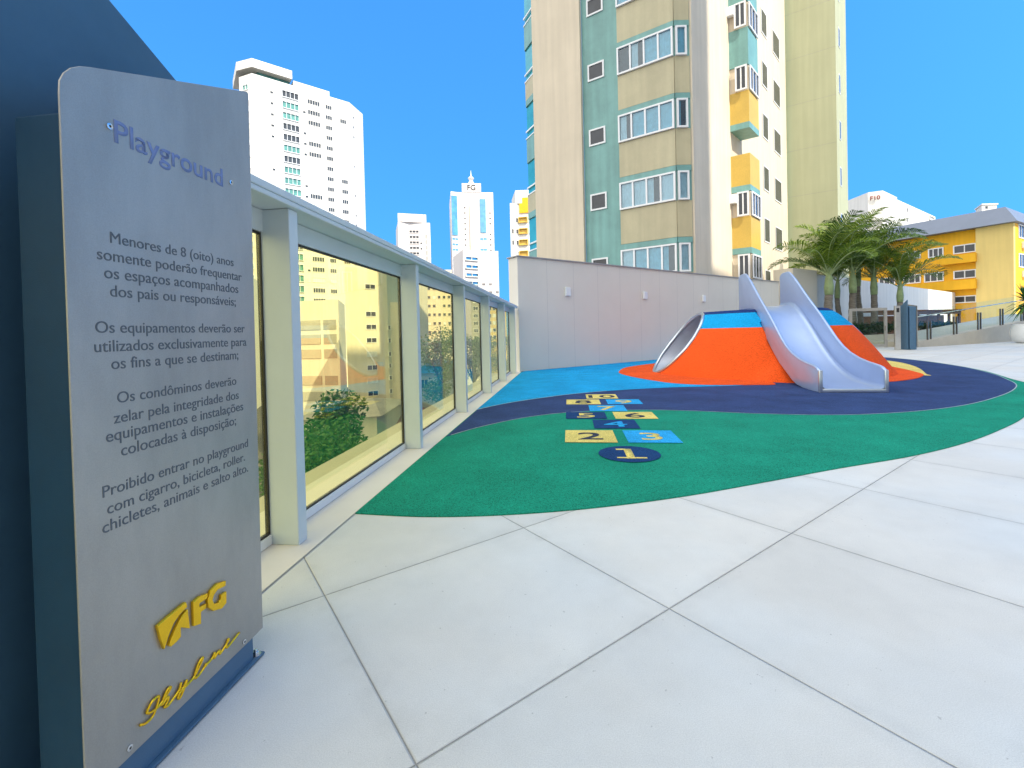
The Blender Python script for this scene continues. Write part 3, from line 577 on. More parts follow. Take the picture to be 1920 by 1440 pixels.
# cream pilasters as slabs proud of the core
def slabp(nm, P, Q, nrm, th, z0, z1, mt, par=None):
    mb = MB(); e = Q-P; mb.obox(Vector((P.x, P.y, z0))+nrm*.0, e, nrm*th, (0, 0, z1-z0)); return obj(nm, mb.mesh(nm, mt), par or tw.t)
slabp('pilaster', L0, L1-eL*.01, nL, .25, -3, ZT, M['cream'])
slabp('lit_wall', C2+eR*.02, R3, nR, .12, -3, ZT, M['cream'])
zof = lambda px, py, P, az: on(px, py, P, az).z
# floors on the left face: window sill height at the chamfer edge (px 1262..1272)
sills = [zof(1262.7, 106, C1, AL), zof(1264.5, 240.6, C1, AL), zof(1268, 376, C1, AL)]
FH = (sills[0]-sills[2])/2; zs0 = sills[2]
levels = [zs0+FH*k for k in range(-1, 9)]
WH = zof(1262.7, 51, C1, AL)-sills[0]; wl_, wr_ = L2+eL*.05, C1
fw = (wr_-wl_).length
def bay_window(P, e, w, h, z, panes, cmats):
    mb = MB(); ft = .09
    for (xa, xb, za, zb) in ((0, w, 0, ft), (0, w, h-ft, h), (0, ft, ft, h-ft), (w-ft, w, ft, h-ft)): mb.box(xa, xb, -.16, -.02, za, zb)
    for i in range(1, panes): x = w*i/panes; mb.box(x-.045, x+.045, -.15, -.03, ft, h-ft)
    wo_ = obj('bay_window', mb.mesh('bay_window', M['winwhite']), tw.t, wmat(P, e, z))
    g = MB(); g.box(ft, w-ft, -.088, -.080, ft, h-ft); obj('pane', g.mesh('pane', M['winglass']), wo_)
    g = MB(); g.box(.02, w-.02, -.012, -.004, .02, h-.02); obj('dark_backing', g.mesh('dark_backing', M['dark_backing']), wo_)  # thin near-black sheet, painted darkness in place of an unlit interior
    for i in range(panes):
        if rnd.random() < .1 and panes > 1: continue
        xa = ft+ (w-2*ft)*i/panes+.02; xb = ft+(w-2*ft)*(i+1)/panes-(.02 if rnd.random() < .8 else (w/panes)*.45); n_ = 26
        vs = []
        for j in range(n_+1):
            x = xa+(xb-xa)*j/n_; y = -.042+.016*math.sin(j*1.9+rnd.random()*.6); vs += [(x, y, ft+.0), (x, y, h-ft)]
        g = MB(); g.add(vs, [[2*j, 2*j+2, 2*j+3, 2*j+1] for j in range(n_)]); obj('curtain', g.mesh('curtain', M[rnd.choice(cmats)], smooth=True), wo_)
for k, z in enumerate(levels):
    if z < 1.5 or z > 24: continue
    pt = FH-WH
    # beige panel below the window, teal strip under it
    slabp('beige_panel', wl_, wr_, nL, .05, z-pt*.86+.02, z-.01, M['beige']); slabp('beige_panel', C1, C2-eC*.02, nC, .05, z-pt*.86+.02, z-.01, M['beige'])
    slabp('teal_strip', wl_-eL*.02, wr_, nL, .075, z-pt+.03, z-pt*.86, M['teal']); slabp('teal_strip', C1, C2-eC*.02, nC, .075, z-pt+.03, z-pt*.86, M['teal'])
    bay_window(wl_, eL, fw-.02, WH, z, 4, ['curtain', 'curtainblue'])
    bay_window(C1+eC*.05, eC, (C2-C1).length*.72, WH, z, 1, ['curtainblue', 'curtain'])
    # small bathroom window in the teal wall
    px_, py_ = 1124, None; P = lx(1128); s_ = (L2-L1).length
    smw = winmesh(1.0, .95, 'farglass', 'winwhite', 1, .09, .06); obj('small_window', smw, tw.t, wmat(P, eL, z+WH*.18))
# right face: projecting yellow bays
BW = 1.75
box_side = on(1411.5, hz(1411.5), R1, AL); bd = (Vector((box_side.x, box_side.y, 0))-R1); bdl = bd.length; bdir = bd.normalized()
bf = on(1429, hz(1429), box_side, AR); bfw = Vector((bf.x-box_side.x, bf.y-box_side.y, 0)); bs = Vector((box_side.x, box_side.y, 0)); bfn = nR
tz_ = [zof(1405, 52.9, bs, AR), zof(1405, 171, bs, AR), zof(1407, 288, bs, AR), zof(1409, 404.6, bs, AR)]
FR = (tz_[0]-tz_[3])/3
for k in range(-1, 8):
    z = tz_[3]+FR*k
    if z < 1.2 or z > 25: continue
    pm = M['teal'] if k >= 3 else M['olivey']; ph = FR*.50; opened = (k == 1)
    poly = [R1+bdir*.0, bs, bs+bfw, R1+bfw]
    mb = MB(); mb.prism([(p.x, p.y) for p in poly], z-ph, z, 0); o = obj('bay_panel', mb.mesh('bay_panel', pm), tw.t)
    mb = MB(); cen = sum(poly, Vector())/4; mb.prism([((p.x-cen.x)*1.015+cen.x, (p.y-cen.y)*1.015+cen.y) for p in poly], z-ph-.36, z-ph-.002, 0); obj('bay_slab', mb.mesh('bay_slab', M['teal']), tw.t)
    wh = FR-ph-.37
    if not opened:
        mb = MB(); ins = [((p.x-cen.x)*.95+cen.x, (p.y-cen.y)*.95+cen.y) for p in poly]; mb.prism(ins, z+.002, z+wh-.002, 0); obj('bay_room', mb.mesh('bay_room', M['cream']), tw.t)
        dl = bdl*.98
        obj('bay_window', winmesh(bdl*.55, wh-.05, 'farglass', 'winwhite', 2, .09, .07), tw.t, wmat(R1+bdir*bdl*.66+nL*.10, eL, z+.02))
        obj('bay_window', winmesh(bfw.length*.92, wh-.05, 'farglass', 'winwhite', 3, .09, .07), tw.t, wmat(bs+bfw*.5+nR*.02, eR, z+.02))
        if k in (0, 3, 4):
            mb = MB(); mb.obox(R1+bdir*bdl*.02+nL*.02+Vector((0, 0, z+wh*.55)), bdir*.42, nL*.28, (0, 0, .55)); obj('air_conditioner', mb.mesh('air_conditioner', M['winwhite'], bevel=.03), tw.t)
    # windows on the lit wall
    obj('side_window', winmesh(1.35, 1.75, 'farglass', 'winwhite', 2, .08, .02), tw.t, wmat(rx(1437.5)+nR*.135, eR, z-.55))
    obj('side_window', winmesh(1.9, 1.75, 'farglass', 'winwhite', 2, .08, .02), tw.t, wmat(rx(1459.5)+nR*.135, eR, z-.75))
# balconies at the far left end
B0 = lx(977)-nL*1.2; Bq = lx(1014)-nL*.3-eL*.04; eQ = (Bq-B0)
for k in range(-1, 8):
    z = zs0+FH*k-.9
    if z < 1: continue
    mb = MB(); mb.obox(Vector((B0.x, B0.y, z-1.55)), eQ, -nL*2.2, (0, 0, 1.15)); obj('balcony_panel', mb.mesh('balcony_panel', M['beige' if k % 2 else 'teal']), tw.t)
    mb = MB(); mb.obox(Vector((B0.x, B0.y, z-1.95)), eQ, -nL*2.2, (0, 0, .4)); obj('balcony_slab', mb.mesh('balcony_slab', M['teal']), tw.t)
    mb = MB(); mb.obox(Vector((B0.x, B0.y, z-.396))+nL*-.1, eQ, -nL*2.0, (0, 0, FH-1.56)); obj('balcony_glazing', mb.mesh('balcony_glazing', M['tealglass']), tw.t)
    mb = MB(); mb.obox(Vector((B0.x, B0.y, z+.05))+nL*.02-eL*.03, eQ+eL*.03, -nL*.06, (0, 0, .1)); mb.obox(Vector((B0.x, B0.y, z-.40))+nL*.02-eL*.03, eQ+eL*.03, -nL*.06, (0, 0, .08)); obj('balcony_rail', mb.mesh('balcony_rail', M['winwhite']), tw.t)
# olive wing
ow = Bld('olive_tower', 'plain light olive tower wing with slit windows right of the yellow bays', 'building', R3)
G0 = rx(1477)+eR*.4; G1 = on(1574, hz(1574), G0, AL); G1 = Vector((G1.x, G1.y, 0)); G2 = on(1593.5, hz(1593.5), G1, R(44)); G2 = Vector((G2.x, G2.y, 0))
eG = (G1-G0).normalized()
ow.prism('wing', [G0-eG*2, G1, G2, G2-eG*14], STREET, ZT+2, M['olive'], M['concrete'])
for k in range(9):
    z = at(1577, 430, G1.y).z+FH*k
    obj('slit_window', winmesh(.7, 1.5, 'farglass', 'winwhite', 1, .06, .03), ow.t, wmat(G1.lerp(G2, .3), (G2-G1), z))
    mb = MB(); mb.obox(Vector((G0.x, G0.y, z-.6)), G1-G0, Vector((eG.y, -eG.x, 0))*.003, (0, 0, .02)); obj('render_joint', mb.mesh('render_joint', M['concrete']), ow.t)
# ------------------------------------------------------------ far towers
def facade_pts(px0, Y0, specs):   # chain of faces: start point then (px_end, azimuth)
    P = fp(px0, Y0); out = [Vector((P.x, P.y, 0))]
    for px, az in specs:
        q = on(px, hz(px), out[-1], R(az)); out.append(Vector((q.x, q.y, 0)))
    return out
def closed(pts, depth=22):
    a, b = pts[0], pts[-1]; e = (b-a).normalized(); n = Vector((-e.y, e.x, 0)); return pts+[b+n*depth, a+n*depth]
# white tower at left
wt = facade_pts(473+15, 140, [(657+11, 51), (686+6, 12)]); Pm, Qm, Qr = wt
lf = on(464, hz(464), Pm, R(-68)); lf = Vector((lf.x, lf.y, 0))
top = at(474, 137, Pm.y).z
w = Bld('white_tower', 'big white residential tower rising behind the glass fence at left', 'building', Pm)
w.prism('tower_wall', [lf, Pm, Qm, Qr, Qr+Vector((-18, 30, 0)), lf+Vector((-6, 40, 0))], STREET, top, M['white'], M['concrete'])
e = (Qm-Pm).normalized(); nn = Vector((e.y, -e.x, 0))
pp = [lf-nn*-.6+Vector((-.6, -.4, 0)), Pm+nn*.8, Pm.lerp(Qm, .38)+nn*.8, Pm.lerp(Qm, .38)-nn*12, lf-nn*12]; w.prism('penthouse', pp, top+1.6, top+4.2, M['white'], M['concrete'])
w.prism('penthouse_wall', [Pm.lerp(Qm, .06)-nn*1.5, Pm.lerp(Qm, .37)-nn*1.5, Pm.lerp(Qm, .37)-nn*10, Pm-nn*10+e*.5], top, top+1.59, M['greenglass'])
w.prism('stair_house', [Pm.lerp(Qm, .40)-nn*.5, Pm.lerp(Qm, .78)-nn*.5, Pm.lerp(Qm, .78)-nn*9, Pm.lerp(Qm, .40)-nn*9], top, top+1.9, M['white'])
ln = (Qm-Pm).length; FHw = 3.45; zsW = [top-4.6-FHw*k for k in range(24)]
w.windows(Pm, Qm, [.36], [z+.0 for z in zsW], winmesh(5.0, 2.2, 'greenglass', 'winwhite', 4, .14, .35), 'balcony_window')
w.windows(Pm, Qm, [.60], zsW, winmesh(4.0, 1.7, 'farglass', 'white', 5, .16, .12))
w.windows(Pm, Qm, [.76, .92], zsW, winmesh(2.2, 1.5, 'farglass', 'white', 3, .12, .1))
w.windows(Pm, Qm, [.18, .50], zsW, winmesh(1.0, .85, 'farglass', 'white', 1, .1, .08))
w.windows(Qm, Qr, [.25], zsW, winmesh(.8, .8, 'farglass', 'white', 1, .1, .06)); w.windows(lf, Pm, [.5], zsW, winmesh(2.6, 1.7, 'greenglass', 'winwhite', 2, .15, .2))
w.finish()
# rosy tower
q = facade_pts(752, 330, [(765+8, 60), (812, 80)]); t0 = at(760, 402, q[1].y).z
b = Bld('rosy_tower', 'rosy white tower with stepped top between the white tower and the spired skyscraper', 'building', q[1])
b.prism('tower_wall', closed(q, 30), STREET, t0-6, M['pinkwhite'], M['concrete'])
a_, c_ = q[1], q[2]; b.prism('crown', [q[0], a_.lerp(c_, .82), a_.lerp(c_, .82)+Vector((-4, 20, 0)), q[0]+Vector((-4, 20, 0))], t0-6, t0, M['pinkwhite'])
zz = [t0-14-4.0*k for k in range(30)]
b.windows(a_, c_, [.22], zz, winmesh(7.5, 2.6, 'farglass', 'pinkwhite', 3, .5, .4), 'balcony_window'); b.windows(a_, c_, [.55], zz[1:], winmesh(1.6, 1.6, 'farglass', 'pinkwhite', 1, .2, .1)); b.windows(a_, c_, [.8], zz[1:], winmesh(2.0, 3.4, 'shutter', 'pinkwhite', 1, .2, .1), 'louvre'); b.finish()
# spired skyscraper
q = facade_pts(852, 330, [(864, 62), (899, 84), (931, 84)]); t0 = at(870, 358, 330).z
b = Bld('spired_skyscraper', 'tallest far skyscraper with blue glass corners and a ball topped spire', 'building', q[1])
sk_ = closed(q, 34); b.prism('shaft', sk_, STREET, t0, M['pinkwhite'], M['concrete'])
e = (q[3]-q[1]).normalized(); nn = Vector((e.y, -e.x, 0)); Lq = (q[3]-q[1]).length
def stripe(P, Q, za, zb, mt, nm, th=.5):
    mb = MB(); n_ = Vector(((Q-P).y, -(Q-P).x, 0)).normalized(); mb.obox(Vector((P.x, P.y, za)), Q-P, n_*th, (0, 0, zb-za)); return obj(nm, mb.mesh(nm, mt), b.t)
ZG = at(870, 440, 330).z
stripe(q[0]+e*.3, q[1]-e*.4, ZG, t0-3, M['skyglass'], 'curtain_wall'); stripe(q[1].lerp(q[3], .62), q[1].lerp(q[3], .78), ZG+2, t0-5, M['skyglass'], 'curtain_wall')
stripe(q[1].lerp(q[3], .33), q[1].lerp(q[3], .52), ZG-20, t0-10, M['cream'], 'mullion_bay', 1.0)
zz = [t0-12-3.9*k for k in range(32)]
b.windows(q[1], q[3], [.2, .9], zz, winmesh(1.5, 1.4, 'farglass', 'pinkwhite', 1, .2, .1)); b.windows(q[1], q[3], [.70], [z for z in zz if z < ZG-2], winmesh(5.5, 2.2, 'skyglass', 'pinkwhite', 2, .3, .2)); b.windows(q[0], q[1], [.5], [z for z in zz if z < ZG-2], winmesh(5.0, 2.0, 'skyglass', 'pinkwhite', 2, .3, .2))
cxm = q[1].lerp(q[3], .40)
zc = lambda py: at(882, py, 330).z
b.prism('crown_box', [cxm-e*7+nn*.3, cxm+e*7+nn*.3, cxm+e*7-nn*14, cxm-e*7-nn*14], t0, zc(341), M['pinkwhite'])
Cc = cxm-nn*6
mb = MB(); mb.lathe((Cc.x, Cc.y, 0), [(3.9, zc(341)), (2.2, zc(336)), (1.3, zc(331)), (.9, zc(330)), (1.8, zc(328.5)), (2.3, zc(326.5)), (1.7, zc(324.5)), (.8, zc(323)), (.4, zc(320)), (.1, zc(311))], 16); obj('spire', mb.mesh('spire', M['white'], smooth=R(40)), b.t)
tm = text_mesh('FG', M['black'], height=3.8, extr=.3); obj('crown_lettering', tm, b.t, frame_m(Vector(((cxm+nn*.35).x, (cxm+nn*.35).y, zc(351)-1)), e, (0, 0, 1)))
b.finish()
q = facade_pts(872, 255, [(902, 55), (938, 84)]); t0 = at(915, 471, 262).z
b = Bld('stepped_tower', 'lower white tower with a curved balcony front standing before the spired skyscraper', 'building', q[1])
b.prism('tower_wall', closed(q, 25), STREET, t0, M['pinkwhite'], M['concrete']); zz = [t0-6-4.6*k for k in range(16)]
b.windows(q[0], q[1], [.5], zz, winmesh(8.5, 2.4, 'skyglass', 'white', 2, .4, .9), 'balcony_window'); b.windows(q[1], q[2], [.2, .55, .9], zz, winmesh(1.8, 1.4, 'farglass', 'pinkwhite', 2, .2, .1)); b.finish()
# white and yellow tower
q = facade_pts(962, 210, [(978, 70), (1010, 100)]); t0 = at(975, 362, 215).z
b = Bld('yellow_striped_tower', 'white tower with bright yellow balcony fronts beside the teal tower', 'building', q[1])
b.prism('tower_wall', closed(q, 18), STREET, t0-6, M['white'], M['concrete']); b.prism('crown', [q[1]-(q[1]-q[0])*.35, q[2], q[2]+Vector((0, 14, 0)), q[1]+Vector((-3, 14, 0))], t0-6, t0, M['white']); stripe(q[1]+(q[2]-q[1])*.05, q[2], t0-10.5, t0-3.5, M['golden'], 'yellow_panel')
zz = [t0-15-5.2*k for k in range(14)]
b.windows(q[1], q[2], [.25], zz, winmesh(4.2, 2.6, 'olivey', 'olivey', 1, .3, .9), 'yellow_balcony'); b.windows(q[1], q[2], [.75], zz, winmesh(2.8, 2.2, 'farglass', 'white', 2, .25, .2)); b.windows(q[0], q[1], [.25, .75], zz, winmesh(1.2, 2.4, 'farglass', 'white', 1, .2, .2)); b.finish()
# ------------------------------------------------------------ right: yellow block, F10 block, roof hut
YA = R(-27); y0_ = fp(1905, 52); Y0p = Vector((y0_.x, y0_.y, 0))
def yx(px): p = on(px, hz(px), Y0p, YA); return Vector((p.x, p.y, 0))
yb = Bld('yellow_block', 'golden yellow low block with grey blue roof fascia behind the palms', 'building', Y0p)
yz = lambda px, py: on(px, py, Y0p, YA).z
zr = (yz(1700, 447)+yz(1890, 423))/2; Yl = yx(1560); eY = (Y0p-Yl).normalized(); nY = Vector((eY.y, -eY.x, 0)); eYr = dirv(R(60))
yb.prism('wall', [Yl, Y0p, Y0p+eYr*25, Yl+eYr*25], STREET, zr, M['golden'], M['concrete'])
mb = MB(); PW = yx(1834); mb.obox(Vector((PW.x, PW.y, STREET)), Y0p-PW, nY*.5, (0, 0, zr-STREET-.01)); obj('stair_wall', mb.mesh('stair_wall', M['paley']), yb.t)
zf = zr+2.1; A_ = [Yl+nY*1.2-eY*2, Y0p+nY*1.2+eYr*0+eY*.5, Y0p+eYr*26+eY*.5, Yl+eYr*26-eY*2]; B_ = [Yl-nY*.4, Y0p-nY*.4-eY*.9, Y0p+eYr*26-eY*.9, Yl+eYr*26]
mb = MB(); mb.add([(p.x, p.y, zr+.02) for p in A_]+[(p.x, p.y, zf) for p in B_], [[0, 1, 5, 4], [1, 2, 6, 5], [2, 3, 7, 6], [3, 0, 4, 7], [4, 5, 6, 7], [3, 2, 1, 0]]); obj('roof_fascia', mb.mesh('roof_fascia', M['fascia']), yb.t)
for (xa, ya, xb_, yb_, nm) in ((1789, 455, 1832, 474, 2), (1742, 463, 1771, 481, 3), (1695, 469, 1728, 485, 3), (1789, 504, 1832, 521, 2), (1734, 509, 1771, 527, 3), (1695, 513, 1728, 530, 3), (1649, 519, 1680, 533, 3), (1789, 553, 1832, 566, 2)):
    P, Q = yx(xa), yx(xb_); za = on(xa, yb_+3, Y0p, YA).z; zt = on(xb_, ya, Y0p, YA).z
    obj('window', winmesh((Q-P).length, (zt-za), 'farglass', 'winwhite', nm, .12, .1), yb.t, wmat((P+Q)/2, eY, za))
for (xa, xb_, ya, yc) in ((1768, 1836, 474.5, 490.5), (1640, 1836, 523, 541)):
    P, Q = yx(xa), yx(xb_); zt = on(xb_, ya, Y0p, YA).z; za = on(xb_, yc, Y0p, YA).z
    mb = MB(); mb.obox(Vector((P.x, P.y, za)), Q-P, nY*.9, (0, 0, zt-za)); obj('balcony', mb.mesh('balcony', M['golden']), yb.t)
for z in (7.6, 11.0):
    P = Y0p+eYr*2.2; obj('window', winmesh(2.2, 1.6, 'farglass', 'winwhite', 2, .1, .08), yb.t, wmat(P, eYr, z))
    mb = MB(); n_ = Vector((eYr.y, -eYr.x, 0)); mb.obox(Vector((P.x, P.y, z-1.1))+eYr*.2, eYr*.9, n_*.4, (0, 0, .7)); obj('air_conditioner', mb.mesh('air_conditioner', M['winwhite'], bevel=.03), yb.t)
fb = Bld('white_block', 'far white block whose stair tower is lettered in dark red above the palms', 'building', fp(1653, 170))
f0, f1, f2 = fp(1630, 167), fp(1656, 165), fp(1756, 205); f0.z = f1.z = f2.z = 0; fr_ = on(1683, hz(1683), f1, math.atan2((f2-f1).x, (f2-f1).y)); fr_.z = 0
zA = at(1650, 358, 165).z; zB = at(1700, 384, 183).z; ez = (f1-f0).normalized()
fb.prism('main_wall', [f0, f1, f2, f2+Vector((-12, 25, 0)), f0+Vector((0, 30, 0))], STREET, zB, M['white'], M['concrete'])
fb.prism('stair_tower', [f0+nY*.0-Vector((.3, .5, 0)), f1+Vector((0, -.5, 0)), fr_+Vector((0, -.4, 0)), fr_+Vector((-8, 14, 0)), f0+Vector((0, 12, 0))], zB-10, zA, M['white'], M['concrete'])
tm = text_mesh('F10', M['red'], width=(f1-f0).length*.72, extr=.1, bold=.03); nz = Vector((ez.y, -ez.x, 0)); obj('roof_lettering', tm, fb.t, frame_m(f0.lerp(f1, .5)+nz*1.0+Vector((0, 0, at(1640, 372, 167).z-1.0)), ez, (0, 0, 1)))
fb.windows(f1, f2, [.42, .52, .64], [zB-3.4, zB-7.4, zB-12], winmesh(2.2, 2.0, 'farglass', 'white', 2, .2, .1)); fb.windows(f1, f2, [.9], [zB-2.6, zB-6.4, zB-11], winmesh(7.0, 1.8, 'curtain', 'white', 1, .2, .5), 'balcony_front'); fb.finish()
g0 = fp(1596, 190); g1 = fp(1650, 185); b = Bld('pale_block', 'pale low block left of the red lettered white block', 'building', g0); b.prism('wall', [g0, g1, g1+Vector((0, 20, 0)), g0+Vector((0, 20, 0))], STREET, at(1610, 402, 188).z, M['pinkwhite'], M['concrete']); b.windows(g0, g1, [.25, .5], [at(1610, 415, 188).z], winmesh(3, 1.8, 'farglass', 'white', 2, .2, .1))
g0 = fp(1843, 118); g1 = fp(1871, 118); b = Bld('roof_hut', 'small white rooftop hut above the grey blue roof', 'building', g0); g0.z = g1.z = 0; b.prism('wall', [g0, g1, g1+Vector((3.5, 5, 0)), g0+Vector((3.5, 5, 0))], STREET, at(1857, 384, 118).z, M['white'], M['concrete']); b.windows(g0, g1, [.3], [at(1850, 394, 119).z], winmesh(.9, .9, 'farglass', 'white', 1, .1, .05)); mb = MB(); mb.obox(Vector((g0.x-.2, g0.y-.2, at(1857, 384, 118).z)), g1-g0+Vector((.4, 0, 0)), (3.6, 5.4, 0), (0, 0, .3)); obj('roof_slab', mb.mesh('roof_slab', M['white']), b.t)
# the resort's own tower, which shades the deck from the right
Sx = rx(1333); dS = dirv(SUN_AZ); nS2 = Vector((-dS.y, dS.x, 0)); TD = Sx.dot(dS)+46; TN = Sx.dot(nS2)
nd = lambda n_, d_: nS2*n_+dS*d_
b = Bld('residential_tower', 'tall white residential tower standing on the deck behind the viewer', 'building', nd(TN-20, TD))
TH = 20+46*math.tan(SUN_EL)+12
b.prism('tower_wall', [nd(TN, TD), nd(TN, TD+22), nd(TN-66, TD+22), nd(TN-66, TD)], 0, TH, M['white'], M['concrete'])
b.prism('side_wing', [nd(TN+.01, TD+1), nd(TN+42, TD+1), nd(TN+42, TD+18), nd(TN+.01, TD+18)], 0, 5.6+46*math.tan(SUN_EL), M['white'], M['concrete'])  # added wing out of view, sized to cast shade over the far deck
wm = winmesh(3.0, 1.9, 'farglass', 'winwhite', 3, .1, .06); b.windows(nd(TN-66, TD), nd(TN, TD), fr(8), [2+3.4*k for k in range(12)], wm); b.finish()
# ------------------------------------------------------------ outside the fence, seen through the amber glass
# cream block
q0, q1, q2, q3 = fp(640, 46), fp(650, 44), fp(728, 47), fp(768, 48.5)
for v in (q0, q1, q2, q3): v.z = 0
b = Bld('cream_block', 'cream apartment block with one column of small windows seen through the glass', 'building', q1)
zt = at(690, 503, 45.5).z
b.prism('wall', [q0+Vector((-.4, 3, 0)), q1, q2, q2+Vector((2, 12, 0)), q0+Vector((0, 12, 0))], STREET, zt, M['offwhite'], M['concrete']); b.prism('side_wing', [q2+Vector((.02, .6, 0)), q3, q3*1.2, q2*1.2+Vector((.02, 0, 0))], STREET, at(740, 567, 48).z, M['offwhite'], M['concrete'])
b.windows(q1, q2, [.58], [at(695, y, 46).z for y in (543, 594, 618, 643, 669, 694, 718, 742)], winmesh(1.15, .55, 'farglass', 'winwhite', 2, .06, .05)); b.windows(q2, q3, [.05], [at(725, y, 47.5).z for y in (619, 643, 668, 690, 712, 737)], winmesh(.35, .5, 'farglass', 'winwhite', 1, .05, .1), 'slit_window')
# car park
q0, q1, q2 = fp(520, 60), fp(636, 58), fp(648, 68)
for v in (q0, q1, q2): v.z = 0
b = Bld('car_park', 'white car park building with rows of grey louvres seen through the glass', 'building', q1); zt = at(600, 563, 58.5).z
b.prism('wall', [q0, q1, q2, q0+Vector((-3, 14, 0))], STREET, zt, M['white'], M['concrete'])
for y0__, y1__ in ((600, 618), (627, 645), (655, 672), (705, 722), (735, 752)):
    za, zb_ = at(600, y1__, 58.5).z, at(600, y0__, 58.5).z; mb = MB(); L_ = (q1-q0); n_ = Vector((L_.y, -L_.x, 0)).normalized()
    mb.obox(Vector((q0.x, q0.y, za))+L_*.03, L_*.68, n_*.05, (0, 0, zb_-za), 0); mb.obox(Vector((q0.x, q0.y, za))+L_*.76, L_*.2, n_*.05, (0, 0, zb_-za), 0)
    for k in range(40): mb.obox(Vector((q0.x, q0.y, za))+L_*(.03+.68*k/40), L_*.004, n_*.10, (0, 0, zb_-za), 1)
    obj('louvre', mb.mesh('louvre', [M['shutter'], M['white']]), b.t)
# gridded tower through second pane
q = facade_pts(770, 100, [(850, 82)]); b = Bld('gridded_tower', 'sunlit tower with a dense grid of small windows seen through the second pane', 'building', q[0]); zt = at(810, 505, 100).z
b.prism('wall', closed(q, 16), STREET, zt, M['cream'], M['concrete']); b.windows(q[0], q[1], fr(8, .04, .98), [zt-2.6-1.55*k*1.25 for k in range(9)], winmesh(.7, .75, 'farglass', 'cream', 1, .08, .05)); b.finish()
q = facade_pts(862, 115, [(884, 60), (902, 84)]); b = Bld('dark_tower', 'narrow grey tower seen through the third glass pane', 'building', q[0]); zt = at(880, 552, 116).z
b.prism('wall', closed(q, 12), STREET, zt, M['shutter'], M['concrete']); b.windows(q[1], q[2], [.5], [zt-2.2-1.9*k for k in range(6)], winmesh(1.3, 1.0, 'farglass', 'winwhite', 2, .08, .05))
q = facade_pts(905, 120, [(950, 84)]); b = Bld('pale_yellow_tower', 'pale yellow tower seen through the fourth glass pane', 'building', q[0]); zt = at(930, 568, 121).z
b.prism('wall', closed(q, 12), STREET, zt, M['paley'], M['concrete']); b.windows(q[0], q[1], fr(5, .05, .95), [zt-2-1.9*k for k in range(6)], winmesh(.9, 1.0, 'farglass', 'winwhite', 1, .08, .05))
# blocks further left along the street
for (pa_, pb_, Y_, yt_, wm_, lab) in ((250, 350, 70, 470, 'white', 'white apartment block down the street beyond the sign'), (90, 190, 85, 430, 'cream', 'cream apartment block down the street beyond the sign'), (380, 462, 95, 500, 'offwhite', 'off white block down the street between the sign and the car park'), (-150, 20, 75, 540, 'paley', 'long pale yellow block down the street at far left')):
    a, c = fp(pa_, Y_), fp(pb_, Y_*1.08); a.z = c.z = 0; zt = at((pa_+pb_)/2, yt_, Y_).z; b = Bld('street_block', lab, 'building', a)
    b.prism('wall', [a, c, c+Vector((-6, 16, 0)), a+Vector((-6, 16, 0))], STREET, zt, M[wm_], M['concrete'])
    b.windows(a, c, fr(4, .06, .94), [zt-2.4-3.1*k for k in range(int((zt-STREET)/3.1)-1)], winmesh(1.7, 1.3, 'farglass', 'winwhite', 2, .1, .08)); b.finish()
# low houses
def house(name, label, px0, px1, Y, ytop, ybot, wallm, roofm, slope=.5, dep=8):
    a, c = fp(px0, Y), fp(px1, Y*1.03); a.z = c.z = 0; z1 = at((px0+px1)/2, ytop, Y).z; b = Bld(name, label, 'house', a)
    b.prism('wall', [a, c, c+Vector((0, dep, 0)), a+Vector((0, dep, 0))], STREET, z1-.6, wallm)
    o_ = .5; mb = MB(); vs = [(a.x-o_, a.y-o_, z1-.595), (c.x+o_, c.y-o_, z1-.595), (c.x+o_, c.y+dep+o_, z1-.595), (a.x-o_, a.y+dep+o_, z1-.595)]
    rg = [((a.x+c.x)/2-(c.x-a.x)*.25, (a.y+c.y)/2+dep/2, z1+slope), ((a.x+c.x)/2+(c.x-a.x)*.25, (a.y+c.y)/2+dep/2, z1+slope)]
    mb.add(vs+rg, [[0, 1, 5, 4], [1, 2, 5], [2, 3, 4, 5], [3, 0, 4], [3, 2, 1, 0]]); obj('roof', mb.mesh('roof', roofm), b.t)
    b.windows(a, c, [.3, .7], [z1-2.4], winmesh(1.0, 1.1, 'farglass', 'winwhite', 2, .08, .05)); return b
house('low_house', 'low white house under a grey roof behind the fence tree', 560, 702, 34, 770, 850, M['white'], M['concrete'], .3)
house('low_house', 'low house with blue sheet roof beyond the fence', 776, 832, 52, 690, 740, M['white'], M['bluesheet'], .5, 14)
house('low_house', 'long low white house beyond the trees in the second pane', 780, 905, 80, 636, 700, M['white'], M['concrete'], .4)
house('low_house', 'clay roofed house at the foot of the cream block', 690, 770, 40, 790, 860, M['cream'], M['rooftile'], .6)
mb = MB()
a, c = fp(450, 26), fp(830, 40)
tag(obj('garden_wall', (lambda m_: (m_.obox((a.x, a.y, STREET), c-a, (0, .4, 0), (0, 0, 7.5)), m_.mesh('garden_wall', M['ledge']))[1])(MB())), 'beige garden wall below the fence outside', 'wall')
